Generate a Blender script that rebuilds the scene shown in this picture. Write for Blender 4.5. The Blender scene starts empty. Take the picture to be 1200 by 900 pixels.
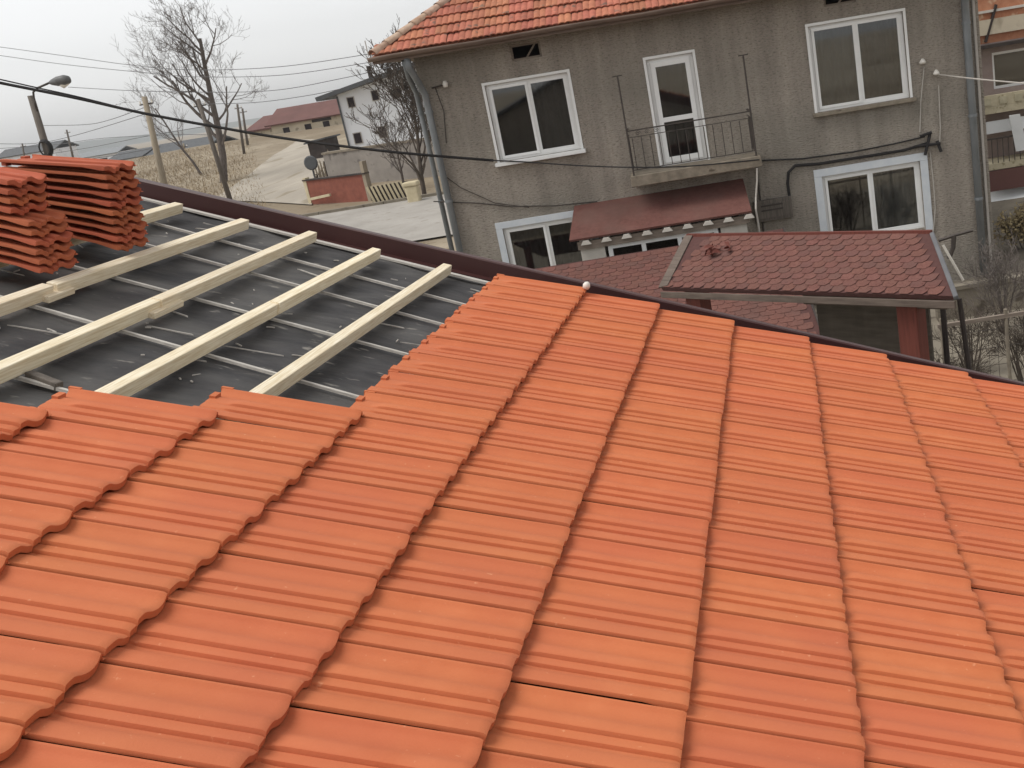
import bpy, math, random
from mathutils import Vector, Matrix, noise
random.seed(7)
R_ = math.radians
SC = bpy.context.scene
COL = SC.collection

# ------------------------------------------------------------------ camera
EYE = 5.3                                            # metres above the yard
CR = Vector((0.98413647, 0.08312595, -0.15673381))   # camera right
CD = Vector((-0.12300409, -0.31693483, -0.94043729)) # camera down
CF = Vector((-0.12784915, 0.94479754, -0.30168230))  # camera forward
FPX, PCX, PCY = 1244.717, 791.527, 457.927           # in pixels of the 1200x900 photograph
cam_d = bpy.data.cameras.new('camera')
cam = bpy.data.objects.new('camera', cam_d)
COL.objects.link(cam)
M3 = Matrix((CR, -CD, -CF)).transposed()
cam.matrix_world = Matrix.Translation((0, 0, EYE)) @ M3.to_4x4()
cam_d.sensor_width = 36
cam_d.lens = FPX / 1200 * 36
cam_d.shift_x = (600 - PCX) / 1200
cam_d.shift_y = (PCY - 450) / 1200
cam_d.clip_end = 9000
cam_d.clip_start = 0.05
SC.camera = cam

# ------------------------------------------------------------------ sky and sun
SUN_EL, SUN_AZ = R_(60), R_(-108)                     # azimuth from +Y towards +X
w = bpy.data.worlds.new('World'); SC.world = w; w.use_nodes = True
nt = w.node_tree; nt.nodes.clear()
sky = nt.nodes.new('ShaderNodeTexSky'); sky.sky_type = 'NISHITA'; sky.sun_disc = False
sky.sun_elevation = SUN_EL; sky.sun_rotation = SUN_AZ
sky.air_density = 1.0; sky.dust_density = 1.5; sky.ozone_density = 1.0; sky.altitude = 300
hs = nt.nodes.new('ShaderNodeHueSaturation'); hs.inputs['Saturation'].default_value = 0.06
bg = nt.nodes.new('ShaderNodeBackground'); bg.inputs['Strength'].default_value = 0.14
wo = nt.nodes.new('ShaderNodeOutputWorld')
# thin overcast: broad soft cloud variation over the whole dome
tc = nt.nodes.new('ShaderNodeTexCoord')
nz = nt.nodes.new('ShaderNodeTexNoise'); nz.inputs['Scale'].default_value = 2.2; nz.inputs['Detail'].default_value = 5
cr = nt.nodes.new('ShaderNodeMapRange'); cr.inputs['To Min'].default_value = 0.90; cr.inputs['To Max'].default_value = 1.08
mx = nt.nodes.new('ShaderNodeMix'); mx.data_type = 'RGBA'; mx.blend_type = 'MULTIPLY'; mx.inputs['Factor'].default_value = 1
nt.links.new(tc.outputs['Generated'], nz.inputs['Vector'])
nt.links.new(nz.outputs['Fac'], cr.inputs['Value'])
nt.links.new(sky.outputs['Color'], hs.inputs['Color'])
nt.links.new(hs.outputs['Color'], mx.inputs['A'])
nt.links.new(cr.outputs['Result'], mx.inputs['B'])
nt.links.new(mx.outputs['Result'], bg.inputs['Color'])
nt.links.new(bg.outputs['Background'], wo.inputs['Surface'])
sl = bpy.data.lights.new('sun', 'SUN'); sl.energy = 1.8; sl.angle = R_(40); sl.color = (1.0, 0.97, 0.92)
so = bpy.data.objects.new('sun', sl); COL.objects.link(so)
sd = Vector((math.sin(SUN_AZ) * math.cos(SUN_EL), math.cos(SUN_AZ) * math.cos(SUN_EL), math.sin(SUN_EL)))
so.rotation_euler = sd.to_track_quat('Z', 'Y').to_euler()
SC.view_settings.view_transform = 'Standard'
SC.view_settings.look = 'None'
SC.view_settings.exposure = 0.38
SC.view_settings.gamma = 1.0
SC.view_settings.use_curve_mapping = False

# ------------------------------------------------------------------ helpers
def ray(x, y):
    return CR * ((x - PCX) / FPX) + CD * ((y - PCY) / FPX) + CF
def at(x, y, Y):
    d = ray(x, y); t = Y / d.y
    return Vector((d.x * t, Y, EYE + d.z * t))
YA = 0.104989
FV = Vector((math.cos(YA), math.sin(YA), 0)); NV = Vector((-math.sin(YA), math.cos(YA), 0)); FD = 21.0
def fac(x, y, off=0):          # photograph point to the neighbour house's own frame (along, height)
    d = ray(x, y); t = (FD - off) / d.dot(NV); P = d * t
    return P.dot(FV), P.z + EYE
def height(X, Y):              # lie of the land
    t = min(max(Y - 30, 0), 78)
    z = 0.045 * t
    if Y > 108: z -= 0.02 * min(Y - 108, 260)
    if Y > 45: z += 0.25 * noise.noise(Vector((X * .06, Y * .06, 0))) * min((Y - 45) / 20, 1)
    return z
def on_ground(x, y, lift=0):
    d = ray(x, y); Y = 20.0
    while Y < 600:
        t = Y / d.y
        if EYE + d.z * t <= height(d.x * t, Y): break
        Y += 0.25
    t = Y / d.y
    return Vector((d.x * t, Y, height(d.x * t, Y) + lift))

def tag(o, label=None, cat=None, group=None, kind=None):
    if label: o['label'] = label
    if cat: o['category'] = cat
    if group: o['group'] = group
    if kind: o['kind'] = kind
    return o
def empty(name, loc=(0, 0, 0), rz=0.0, mat=None):
    o = bpy.data.objects.new(name, None); COL.objects.link(o)
    if mat is not None: o.matrix_world = mat
    else:
        o.location = loc; o.rotation_euler = (0, 0, rz)
    o.empty_display_size = 0.2
    return o
class MB:
    def __init__(s): s.v = []; s.f = []
    def quad(s, a, b, c, d):
        n = len(s.v); s.v += [tuple(a), tuple(b), tuple(c), tuple(d)]; s.f.append((n, n + 1, n + 2, n + 3)); return s
    def poly(s, pts):
        n = len(s.v); s.v += [tuple(p) for p in pts]; s.f.append(tuple(range(n, n + len(pts)))); return s
    def box(s, x0, x1, y0, y1, z0, z1):
        n = len(s.v)
        s.v += [(x0, y0, z0), (x1, y0, z0), (x1, y1, z0), (x0, y1, z0), (x0, y0, z1), (x1, y0, z1), (x1, y1, z1), (x0, y1, z1)]
        for f in ((0, 3, 2, 1), (4, 5, 6, 7), (0, 1, 5, 4), (1, 2, 6, 5), (2, 3, 7, 6), (3, 0, 4, 7)):
            s.f.append(tuple(n + i for i in f))
        return s
    def bar(s, a, b, w, h, up=(0, 0, 1)):
        a = Vector(a); b = Vector(b); d = (b - a).normalized(); up = Vector(up)
        sx = d.cross(up)
        if sx.length < 1e-4: sx = d.cross(Vector((0, 1, 0)))
        sx.normalize(); sz = sx.cross(d)
        n = len(s.v)
        for p in (a, b):
            for i, j in ((-1, -1), (1, -1), (1, 1), (-1, 1)):
                s.v.append(tuple(p + sx * (i * w / 2) + sz * (j * h / 2)))
        for f in ((0, 1, 2, 3), (7, 6, 5, 4), (0, 4, 5, 1), (1, 5, 6, 2), (2, 6, 7, 3), (3, 7, 4, 0)):
            s.f.append(tuple(n + i for i in f))
        return s
    def tube(s, pts, rad, k=8, caps=True):
        pts = [Vector(p) for p in pts]
        if not isinstance(rad, (list, tuple)): rad = [rad] * len(pts)
        n = len(s.v); ref = None
        for i, p in enumerate(pts):
            d = (pts[min(i + 1, len(pts) - 1)] - pts[max(i - 1, 0)])
            if d.length < 1e-7: d = Vector((0, 0, 1))
            d.normalize()
            if ref is None:
                ref = d.orthogonal().normalized()
            ref = (ref - d * ref.dot(d))
            if ref.length < 1e-5: ref = d.orthogonal()
            ref.normalize(); b = d.cross(ref)
            for j in range(k):
                a = 2 * math.pi * j / k
                s.v.append(tuple(p + (ref * math.cos(a) + b * math.sin(a)) * rad[i]))
        for i in range(len(pts) - 1):
            for j in range(k):
                j2 = (j + 1) % k
                s.f.append((n + i * k + j, n + i * k + j2, n + (i + 1) * k + j2, n + (i + 1) * k + j))
        if caps:
            s.f.append(tuple(n + j for j in range(k))[::-1])
            m = n + (len(pts) - 1) * k
            s.f.append(tuple(m + j for j in range(k)))
        return s
    def slab(s, quad, th):     # a quad given thickness downwards
        q = [Vector(p) for p in quad]
        nrm = (q[1] - q[0]).cross(q[3] - q[0]).normalized()
        if nrm.z < 0: nrm = -nrm
        lo = [p - nrm * th for p in q]
        n = len(s.v); s.v += [tuple(p) for p in q + lo]
        s.f += [(n, n + 1, n + 2, n + 3), (n + 7, n + 6, n + 5, n + 4)]
        for i in range(4):
            j = (i + 1) % 4
            s.f.append((n + i, n + 4 + i, n + 4 + j, n + j))
        return s
    def mesh(s, name, mat, smooth=False):
        me = bpy.data.meshes.new(name); me.from_pydata(s.v, [], s.f); me.update()
        if mat: me.materials.append(mat)
        if smooth:
            for p in me.polygons: p.use_smooth = True
        return me
    def build(s, name, mat, parent=None, smooth=False, bevel=0, loc=None):
        o = bpy.data.objects.new(name, s.mesh(name, mat, smooth)); COL.objects.link(o)
        if parent: o.parent = parent
        if loc is not None: o.location = loc
        if bevel:
            b = o.modifiers.new('bevel', 'BEVEL'); b.width = bevel; b.segments = 2; b.limit_method = 'ANGLE'
        return o
def inst(name, me, parent, loc, rot=(0, 0, 0), scale=(1, 1, 1)):
    o = bpy.data.objects.new(name, me); COL.objects.link(o)
    if parent: o.parent = parent
    o.location = loc; o.rotation_euler = rot; o.scale = scale
    return o
def fix_normals(me):
    import bmesh
    b = bmesh.new(); b.from_mesh(me); bmesh.ops.recalc_face_normals(b, faces=b.faces); b.to_mesh(me); b.free()

# ------------------------------------------------------------------ materials
def S(r, g, b):   # sRGB 0-255 to linear
    f = lambda c: ((c / 255 + .055) / 1.055) ** 2.4 if c > 10 else c / 255 / 12.92
    return (f(r), f(g), f(b), 1)
MATS = {}
def mat(name, c1, c2=None, scale=4.0, detail=6, rough=0.85, bump=0.0, bscale=40.0, stretch=(1, 1, 1), rnd=0.0, spec=0.3,
        speck=None, speck_scale=30, speck_amt=0.6, metallic=0.0, c3=None, s3=0.8, bdist=0.01, streak=0.0):
    m = bpy.data.materials.new(name); m.use_nodes = True
    n = m.node_tree; N = n.nodes; L = n.links
    p = N['Principled BSDF']; p.inputs['Roughness'].default_value = rough
    p.inputs['Specular IOR Level'].default_value = spec; p.inputs['Metallic'].default_value = metallic
    t = N.new('ShaderNodeTexCoord'); mp = N.new('ShaderNodeMapping'); mp.inputs['Scale'].default_value = stretch
    L.new(t.outputs['Object'], mp.inputs['Vector'])
    vec = mp.outputs['Vector']
    oi = N.new('ShaderNodeObjectInfo')
    if rnd:
        ad = N.new('ShaderNodeVectorMath'); ad.operation = 'ADD'
        ml = N.new('ShaderNodeVectorMath'); ml.operation = 'SCALE'; ml.inputs[0].default_value = (17, 31, 23)
        L.new(oi.outputs['Random'], ml.inputs['Scale'])
        L.new(vec, ad.inputs[0]); L.new(ml.outputs[0], ad.inputs[1]); vec = ad.outputs[0]
    tx = N.new('ShaderNodeTexNoise'); tx.inputs['Scale'].default_value = scale; tx.inputs['Detail'].default_value = detail
    tx.inputs['Roughness'].default_value = 0.6
    L.new(vec, tx.inputs['Vector'])
    rp = N.new('ShaderNodeValToRGB')
    rp.color_ramp.elements[0].position = 0.32; rp.color_ramp.elements[1].position = 0.68
    rp.color_ramp.elements[0].color = c1; rp.color_ramp.elements[1].color = c2 or c1
    L.new(tx.outputs['Fac'], rp.inputs['Fac'])
    colr = rp.outputs['Color']
    if c3 is not None:     # a broad second tone
        t3 = N.new('ShaderNodeTexNoise'); t3.inputs['Scale'].default_value = s3; t3.inputs['Detail'].default_value = 4
        L.new(vec, t3.inputs['Vector'])
        r3 = N.new('ShaderNodeValToRGB'); r3.color_ramp.elements[0].position = .45; r3.color_ramp.elements[1].position = .65
        L.new(t3.outputs['Fac'], r3.inputs['Fac'])
        x3 = N.new('ShaderNodeMix'); x3.data_type = 'RGBA'; x3.inputs['B'].default_value = c3
        L.new(r3.outputs['Color'], x3.inputs['Factor']); L.new(colr, x3.inputs['A']); colr = x3.outputs['Result']
    if speck is not None:
        ts = N.new('ShaderNodeTexNoise'); ts.inputs['Scale'].default_value = speck_scale; ts.inputs['Detail'].default_value = 3
        L.new(vec, ts.inputs['Vector'])
        rs = N.new('ShaderNodeValToRGB'); rs.color_ramp.elements[0].position = speck_amt; rs.color_ramp.elements[1].position = min(speck_amt + .08, 1)
        L.new(ts.outputs['Fac'], rs.inputs['Fac'])
        xs = N.new('ShaderNodeMix'); xs.data_type = 'RGBA'; xs.inputs['B'].default_value = speck
        L.new(rs.outputs['Color'], xs.inputs['Factor']); L.new(colr, xs.inputs['A']); colr = xs.outputs['Result']
    if streak:                 # rain streaks and grime running down
        m4 = N.new('ShaderNodeMapping'); m4.inputs['Scale'].default_value = (2.6, 2.6, .22); L.new(t.outputs['Object'], m4.inputs['Vector'])
        t4 = N.new('ShaderNodeTexNoise'); t4.inputs['Scale'].default_value = 1.0; t4.inputs['Detail'].default_value = 7; t4.inputs['Roughness'].default_value = .65
        L.new(m4.outputs['Vector'], t4.inputs['Vector'])
        r4 = N.new('ShaderNodeMapRange'); r4.inputs['From Min'].default_value = .35; r4.inputs['From Max'].default_value = .65
        r4.inputs['To Min'].default_value = 1 - streak; r4.inputs['To Max'].default_value = 1 + streak * .35
        L.new(t4.outputs['Fac'], r4.inputs['Value'])
        x4 = N.new('ShaderNodeMix'); x4.data_type = 'RGBA'; x4.blend_type = 'MULTIPLY'; x4.inputs['Factor'].default_value = 1
        L.new(colr, x4.inputs['A']); L.new(r4.outputs['Result'], x4.inputs['B']); colr = x4.outputs['Result']
    if rnd:
        hv = N.new('ShaderNodeHueSaturation')
        mr = N.new('ShaderNodeMapRange'); mr.inputs['To Min'].default_value = 1 - rnd; mr.inputs['To Max'].default_value = 1 + rnd
        L.new(oi.outputs['Random'], mr.inputs['Value']); L.new(mr.outputs['Result'], hv.inputs['Value'])
        mh = N.new('ShaderNodeMath'); mh.operation = 'MULTIPLY'; mh.inputs[1].default_value = 7.31
        fr = N.new('ShaderNodeMath'); fr.operation = 'FRACT'
        L.new(oi.outputs['Random'], mh.inputs[0]); L.new(mh.outputs[0], fr.inputs[0])
        m2 = N.new('ShaderNodeMapRange'); m2.inputs['To Min'].default_value = .5 - rnd * .06; m2.inputs['To Max'].default_value = .5 + rnd * .06
        L.new(fr.outputs[0], m2.inputs['Value']); L.new(m2.outputs['Result'], hv.inputs['Hue'])
        L.new(colr, hv.inputs['Color']); colr = hv.outputs['Color']
    L.new(colr, p.inputs['Base Color'])
    if bump:
        tb = N.new('ShaderNodeTexNoise'); tb.inputs['Scale'].default_value = bscale; tb.inputs['Detail'].default_value = 5
        L.new(vec, tb.inputs['Vector'])
        bp = N.new('ShaderNodeBump'); bp.inputs['Strength'].default_value = bump; bp.inputs['Distance'].default_value = bdist
        L.new(tb.outputs['Fac'], bp.inputs['Height']); L.new(bp.outputs['Normal'], p.inputs['Normal'])
    MATS[name] = m
    return m
def glass_mat(name, tint, refl=0.12):
    m = bpy.data.materials.new(name); m.use_nodes = True
    N = m.node_tree.nodes; L = m.node_tree.links; N.clear()
    o = N.new('ShaderNodeOutputMaterial'); g = N.new('ShaderNodeBsdfGlossy'); g.inputs['Roughness'].default_value = .03
    t = N.new('ShaderNodeBsdfTransparent'); t.inputs['Color'].default_value = tint
    f = N.new('ShaderNodeFresnel'); f.inputs['IOR'].default_value = 1.6
    a = N.new('ShaderNodeMath'); a.operation = 'ADD'; a.inputs[1].default_value = refl
    mx = N.new('ShaderNodeMixShader')
    L.new(f.outputs[0], a.inputs[0]); L.new(a.outputs[0], mx.inputs[0]); L.new(t.outputs[0], mx.inputs[1]); L.new(g.outputs[0], mx.inputs[2])
    L.new(mx.outputs[0], o.inputs['Surface'])
    return m

TILE = mat('clay_tile', (.53, .150, .060, 1), (.585, .180, .076, 1), scale=9, detail=12, rough=.8, bump=.25, bscale=220, rnd=.034, spec=.28,
           c3=(.525, .148, .066, 1), s3=2.2, speck=(.66, .27, .14, 1), speck_scale=70, speck_amt=.70, bdist=.002)
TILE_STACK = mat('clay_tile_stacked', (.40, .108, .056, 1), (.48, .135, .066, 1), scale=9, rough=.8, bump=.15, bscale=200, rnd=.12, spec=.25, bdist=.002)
WOOD = mat('fresh_pine', S(214, 194, 160), S(245, 235, 213), scale=3, rough=.8, stretch=(60, 2.5, 60), bump=.1, bscale=6, rnd=.08,
           speck=S(176, 130, 84), speck_scale=2.2, speck_amt=.72, bdist=.002)
WOOD_OLD = mat('weathered_batten', S(164, 159, 152), S(206, 201, 193), scale=5, rough=.9, stretch=(2, 40, 40), rnd=.08)
FELT = mat('roofing_felt', S(44, 43, 45), S(70, 68, 68), scale=9, rough=.65, bump=.6, bscale=22, spec=.4, c3=S(90, 88, 86), s3=2.6,
           speck=S(128, 124, 118), speck_scale=17, speck_amt=.66, stretch=(.6, 1.5, 1), bdist=.008)
FLASH = mat('brown_sheet_metal', S(62, 34, 33), S(70, 40, 38), scale=3, rough=.42, spec=.5)
STUCCO = mat('grey_roughcast', S(158, 149, 138), S(178, 168, 156), scale=26, rough=.95, bump=1.0, bscale=34, stretch=(.55, 1, 1.5), c3=S(156, 149, 138), s3=.5, streak=.22,
             speck=S(138, 130, 120), speck_scale=30, speck_amt=.56, bdist=.05)
PVC = mat('white_pvc', S(232, 232, 230), S(238, 238, 236), scale=3, rough=.4, spec=.45)
TRIM = mat('pale_blue_trim', S(196, 202, 208), S(208, 212, 215), scale=6, rough=.8)
GLASS = glass_mat('window_glass', (.62, .64, .64, 1), .10)
CURT = mat('net_curtain', S(190, 188, 184), S(212, 210, 206), scale=6, rough=.95, stretch=(8, 1, .4))
DCURT = mat('dark_curtain', S(138, 132, 132), S(160, 154, 152), scale=6, rough=.95, stretch=(8, 1, .4))
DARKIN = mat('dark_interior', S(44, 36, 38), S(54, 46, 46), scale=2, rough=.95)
ZINC = mat('zinc_pipe', S(120, 124, 126), S(142, 145, 147), scale=5, rough=.55, metallic=.35, stretch=(1, 1, .3))
GUT = mat('old_gutter', S(104, 88, 78), S(128, 110, 98), scale=6, rough=.6, stretch=(.3, 1, 1))
OLDTILE = mat('old_clay_tile', (.32, .112, .070, 1), (.43, .160, .096, 1), scale=7, rough=.88, bump=.2, bscale=60, rnd=.15, speck=S(122, 92, 78), speck_scale=5, speck_amt=.60)
HIPT = mat('mortared_hip_tile', S(150, 118, 100), S(182, 160, 142), scale=6, rough=.9, rnd=.15, bump=.3, bscale=30)
IRON = mat('dark_iron', S(58, 52, 48), S(74, 66, 60), scale=8, rough=.6, spec=.4)
CONC = mat('weathered_concrete', S(120, 111, 98), S(148, 138, 123), scale=7, rough=.95, bump=.4, bscale=30, speck=S(96, 86, 74), speck_scale=6, speck_amt=.62)
MAROON = mat('maroon_sheet_roof', S(106, 73, 67), S(118, 82, 75), scale=14, rough=.97, spec=.1, c3=S(112, 84, 77), s3=1.2, streak=.15, bump=.2, bscale=60)
SHING = mat('maroon_shingle', S(110, 76, 69), S(124, 87, 79), scale=22, rough=.97, spec=.1, rnd=.06, streak=.12, c3=S(108, 80, 74), s3=1.5, bump=.3, bscale=120, speck=S(94, 62, 57), speck_scale=60, speck_amt=.58)
SHING_B = mat('shingle_felt', S(78, 52, 49), S(88, 60, 56), scale=20, rough=.95)
BOARD = mat('grey_fascia_board', S(120, 108, 98), S(146, 134, 122), scale=6, rough=.9, stretch=(.4, 6, 6))
DBOARD = mat('dark_weathered_board', S(88, 77, 70), S(112, 100, 91), scale=6, rough=.95, stretch=(.5, 5, 5), streak=.15)
BACKP = mat('grey_brown_back_boards', S(82, 76, 68), S(100, 93, 84), scale=4, rough=.95, stretch=(.5, 1, 4), streak=.2)  # dark grey-brown boards of the shelter's back panel
REDWOOD = mat('red_stained_wood', S(92, 48, 40), S(112, 60, 50), scale=6, rough=.7, stretch=(6, 6, .5))
OFFWH = mat('whitewashed_panel', S(196, 190, 180), S(212, 206, 196), scale=5, rough=.9)
BLACK = mat('black_cable', S(38, 36, 36), S(46, 44, 44), scale=5, rough=.7)
GREYW = mat('grey_wire', S(92, 92, 94), S(104, 104, 106), scale=5, rough=.7)
PALEW = mat('pale_wire', S(170, 164, 156), S(182, 176, 168), scale=5, rough=.7)
CERAM = mat('white_ceramic', S(214, 208, 198), S(224, 220, 212), scale=9, rough=.4)
LAMPM = mat('lamp_housing', S(84, 84, 84), S(104, 104, 104), scale=8, rough=.5)
POLEC = mat('old_pole', S(88, 82, 76), S(116, 108, 100), scale=6, rough=.95, stretch=(6, 6, .4))
POLEW = mat('grey_wood_pole', S(132, 122, 106), S(164, 152, 134), scale=6, rough=.95, stretch=(6, 6, .4))
BARK = mat('grey_bark', S(84, 76, 72), S(110, 102, 96), scale=6, rough=.95, stretch=(3, 3, .6))
TWIG = mat('twig_bark', S(92, 84, 80), S(114, 106, 100), scale=4, rough=.95)
TWIGD = mat('dark_twig', S(70, 62, 56), S(92, 82, 72), scale=4, rough=.95)
DRYLEAF = mat('dry_leaf', S(158, 140, 104), S(182, 166, 128), scale=4, rough=.9)
WHITEW = mat('white_render', S(226, 228, 232), S(238, 240, 243), scale=.6, rough=.9, speck=S(188, 190, 196), speck_scale=1.2, speck_amt=.62)
GREYR = mat('dark_roof_edge', S(78, 80, 82), S(94, 96, 98), scale=2, rough=.8)
RETW = mat('grey_retaining_wall', S(136, 130, 124), S(158, 151, 143), scale=1.2, rough=.95, speck=S(112, 106, 102), speck_scale=1.5, speck_amt=.58)
BRICKR = mat('red_brick_panel', S(122, 72, 60), S(142, 86, 71), scale=3, rough=.9)
YELW = mat('yellow_paint', S(184, 172, 142), S(202, 190, 160), scale=3, rough=.8)
DARKP = mat('dark_planks', S(56, 50, 48), S(74, 66, 62), scale=3, rough=.9)
BARNR = mat('barn_red_roof', S(98, 70, 66), S(112, 80, 75), scale=.6, rough=.9)
BARNW = mat('barn_cream_wall', S(186, 174, 152), S(204, 192, 170), scale=.6, rough=.9, speck=S(160, 148, 128), speck_scale=1.2, speck_amt=.6)
GROUND = mat('dry_ground', S(132, 120, 102), S(158, 146, 126), scale=.35, rough=.97, c3=S(118, 104, 84), s3=.06, speck=S(112, 98, 76), speck_scale=1.6, speck_amt=.60, bump=.4, bscale=3, bdist=.1)
DIRT = mat('sandy_track', S(150, 142, 130), S(172, 163, 149), scale=.5, rough=.97, stretch=(1, .25, 1), speck=S(138, 128, 110), speck_scale=.8, speck_amt=.60)
ROADM = mat('pale_asphalt', S(146, 141, 134), S(162, 157, 150), scale=.8, rough=.95, speck=S(140, 134, 126), speck_scale=2, speck_amt=.62)
PAVE = mat('yard_concrete', S(112, 104, 92), S(136, 128, 114), scale=1.2, rough=.95, speck=S(88, 80, 70), speck_scale=2.2, speck_amt=.6)
GRASSM = mat('dry_grass', S(128, 112, 88), S(152, 134, 106), scale=2, rough=.95)
HILLM = mat('hill_woods', S(70, 78, 76), S(90, 96, 90), scale=.004, rough=1)
BRICKP = mat('pinkish_brick_wall', S(168, 112, 84), S(188, 134, 104), scale=5, rough=.9, speck=S(204, 178, 150), speck_scale=3, speck_amt=.60)
CREAM = mat('cream_parapet', S(178, 168, 142), S(198, 188, 162), scale=5, rough=.9, speck=S(148, 138, 112), speck_scale=7, speck_amt=.58)
MAUVE = mat('mauve_plaster', S(150, 134, 130), S(164, 150, 144), scale=4, rough=.9)
PANELW = mat('white_sheet', S(222, 224, 224), S(232, 234, 234), scale=3, rough=.6)
STONE = mat('pale_stone', S(168, 160, 136), S(192, 184, 158), scale=5, rough=.95, bump=.6, bscale=8)

# ------------------------------------------------------------------ the land
def axis(breaks):
    out = []
    for (a, b, st) in breaks:
        x = a
        while x < b - 1e-6:
            out.append(x); x += st
    out.append(breaks[-1][1]); return out
gx = axis([(-3600, -600, 500), (-600, -120, 40), (-120, 60, 3), (60, 200, 20), (200, 1800, 400)])
gy = axis([(-400, -20, 60), (-20, 30, 5), (30, 130, 2.5), (130, 420, 20), (420, 3220, 400)])
g = MB()
for y in gy:
    for x in gx: g.v.append((x, y, height(x, y)))
nx = len(gx)
for j in range(len(gy) - 1):
    for i in range(nx - 1):
        a = j * nx + i; g.f.append((a, a + 1, a + nx + 1, a + nx))
tag(g.build('ground', GROUND, smooth=True), kind='structure')

def strip(name, m, left, right, lift, seg=14):
    b = MB()
    for i in range(len(left) - 1):
        for k in range(seg):
            r = []
            for kk in (k / seg, (k + 1) / seg):
                l = Vector(left[i]).lerp(Vector(left[i + 1]), kk); q = Vector(right[i]).lerp(Vector(right[i + 1]), kk)
                r.append((l, q))
            for h in range(8):
                p = []
                for (l, q), hh in ((r[0], h / 8), (r[0], (h + 1) / 8), (r[1], (h + 1) / 8), (r[1], h / 8)):
                    s = l.lerp(q, hh); p.append((s.x, s.y, height(s.x, s.y) + lift))
                b.quad(*p)
    return tag(b.build(name, m), kind='structure')
# sandy track climbing the slope, and the pale street crossing in front of it
trk_l = [on_ground(*p) for p in ((248, 236), (292, 206), (322, 182), (350, 164))]
trk_r = [on_ground(*p) for p in ((366, 242), (380, 206), (388, 180), (394, 163))]
strip('track', DIRT, trk_l, trk_r, .06)
strip('road', ROADM, [(-60, 43.5, 0), (30, 50.5, 0)], [(-60, 33, 0), (30, 40, 0)], .08, 30)
b = MB()
for k in range(30):
    x0, x1 = -60 + 3 * k, -60 + 3 * k + 2.97
    y0, y1 = 43.5 + 7 * (x0 + 60) / 90, 43.5 + 7 * (x1 + 60) / 90
    z = height((x0 + x1) / 2, y0 + .1)
    b.slab([(x0, y0, z + .2), (x1, y1, z + .2), (x1, y1 + .3, z + .2), (x0, y0 + .3, z + .2)], .22)
tag(b.build('kerb', PAVE), kind='structure')
b = MB().box(-14, 14, 7.5, 33, -.05, .03)
tag(b.build('yard_pavement', PAVE), kind='structure')

# far hills
def hill(name, x0, x1, Y, hts, base, m):
    b = MB(); n = len(hts)
    for i, h in enumerate(hts):
        x = x0 + (x1 - x0) * i / (n - 1)
        b.v += [(x, Y, base), (x, Y + 250, base + h), (x, Y + 900, base)]
    for i in range(n - 1):
        for k in (0, 1):
            a = i * 3 + k; b.f.append((a, a + 3, a + 4, a + 1))
    return tag(b.build(name, m, smooth=True), kind='structure')
random.seed(3)
hh = [26 + 12 * noise.noise(Vector((i * .35, 2, 0))) + 9 * math.sin(i * .5) for i in range(40)]
hill('hills', -3400, 900, 1900, hh, -12, HILLM)

# ------------------------------------------------------------------ the roof under construction
TH = 0.3611478854603773
AV = Vector((math.cos(TH), 0, -math.sin(TH))); BV = Vector((0, 1, 0)); NRV = Vector((math.sin(TH), 0, math.cos(TH)))
HR = 1.25
Mr = Matrix((AV, BV, NRV)).transposed().to_4x4(); Mr.translation = Vector((0, 0, EYE)) - NRV * HR
roof = empty('unfinished_roof', mat=Mr)
tag(roof, 'half laid orange clay tile roof with bare battens over black felt', 'roof')
W = 0.215; LT = 0.42
PROF = [(0, 19.5, 8), (.004, 21.5, 10), (.05, 22, 11), (.12, 21.5, 11), (.18, 19, 11), (.22, 14, 11), (.26, 8.5, 11), (.30, 5.5, 11), (.324, 4.5, 11), (.331, 1.2, 9), (.341, 1.2, 9), (.353, 10, 11), (.367, 11.5, 11),
        (.41, 11.5, 11), (.45, 12, 11), (.457, 8.8, 10), (.467, 8.8, 10), (.479, 18.5, 11), (.492, 20.5, 11), (.54, 21.5, 11), (.59, 21, 11), (.63, 18, 11), (.68, 12, 11), (.74, 6.5, 11), (.80, 3.5, 11), (.85, 3.5, 11), (.895, 6, 11),
        (.922, 10, 11), (.94, 15, 11), (.95, 17, 10), (.958, 17.3, 9), (.965, 16.5, 8), (.969, 14, 7), (.972, 1, 5), (1.045, .5, 5)]
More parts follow.
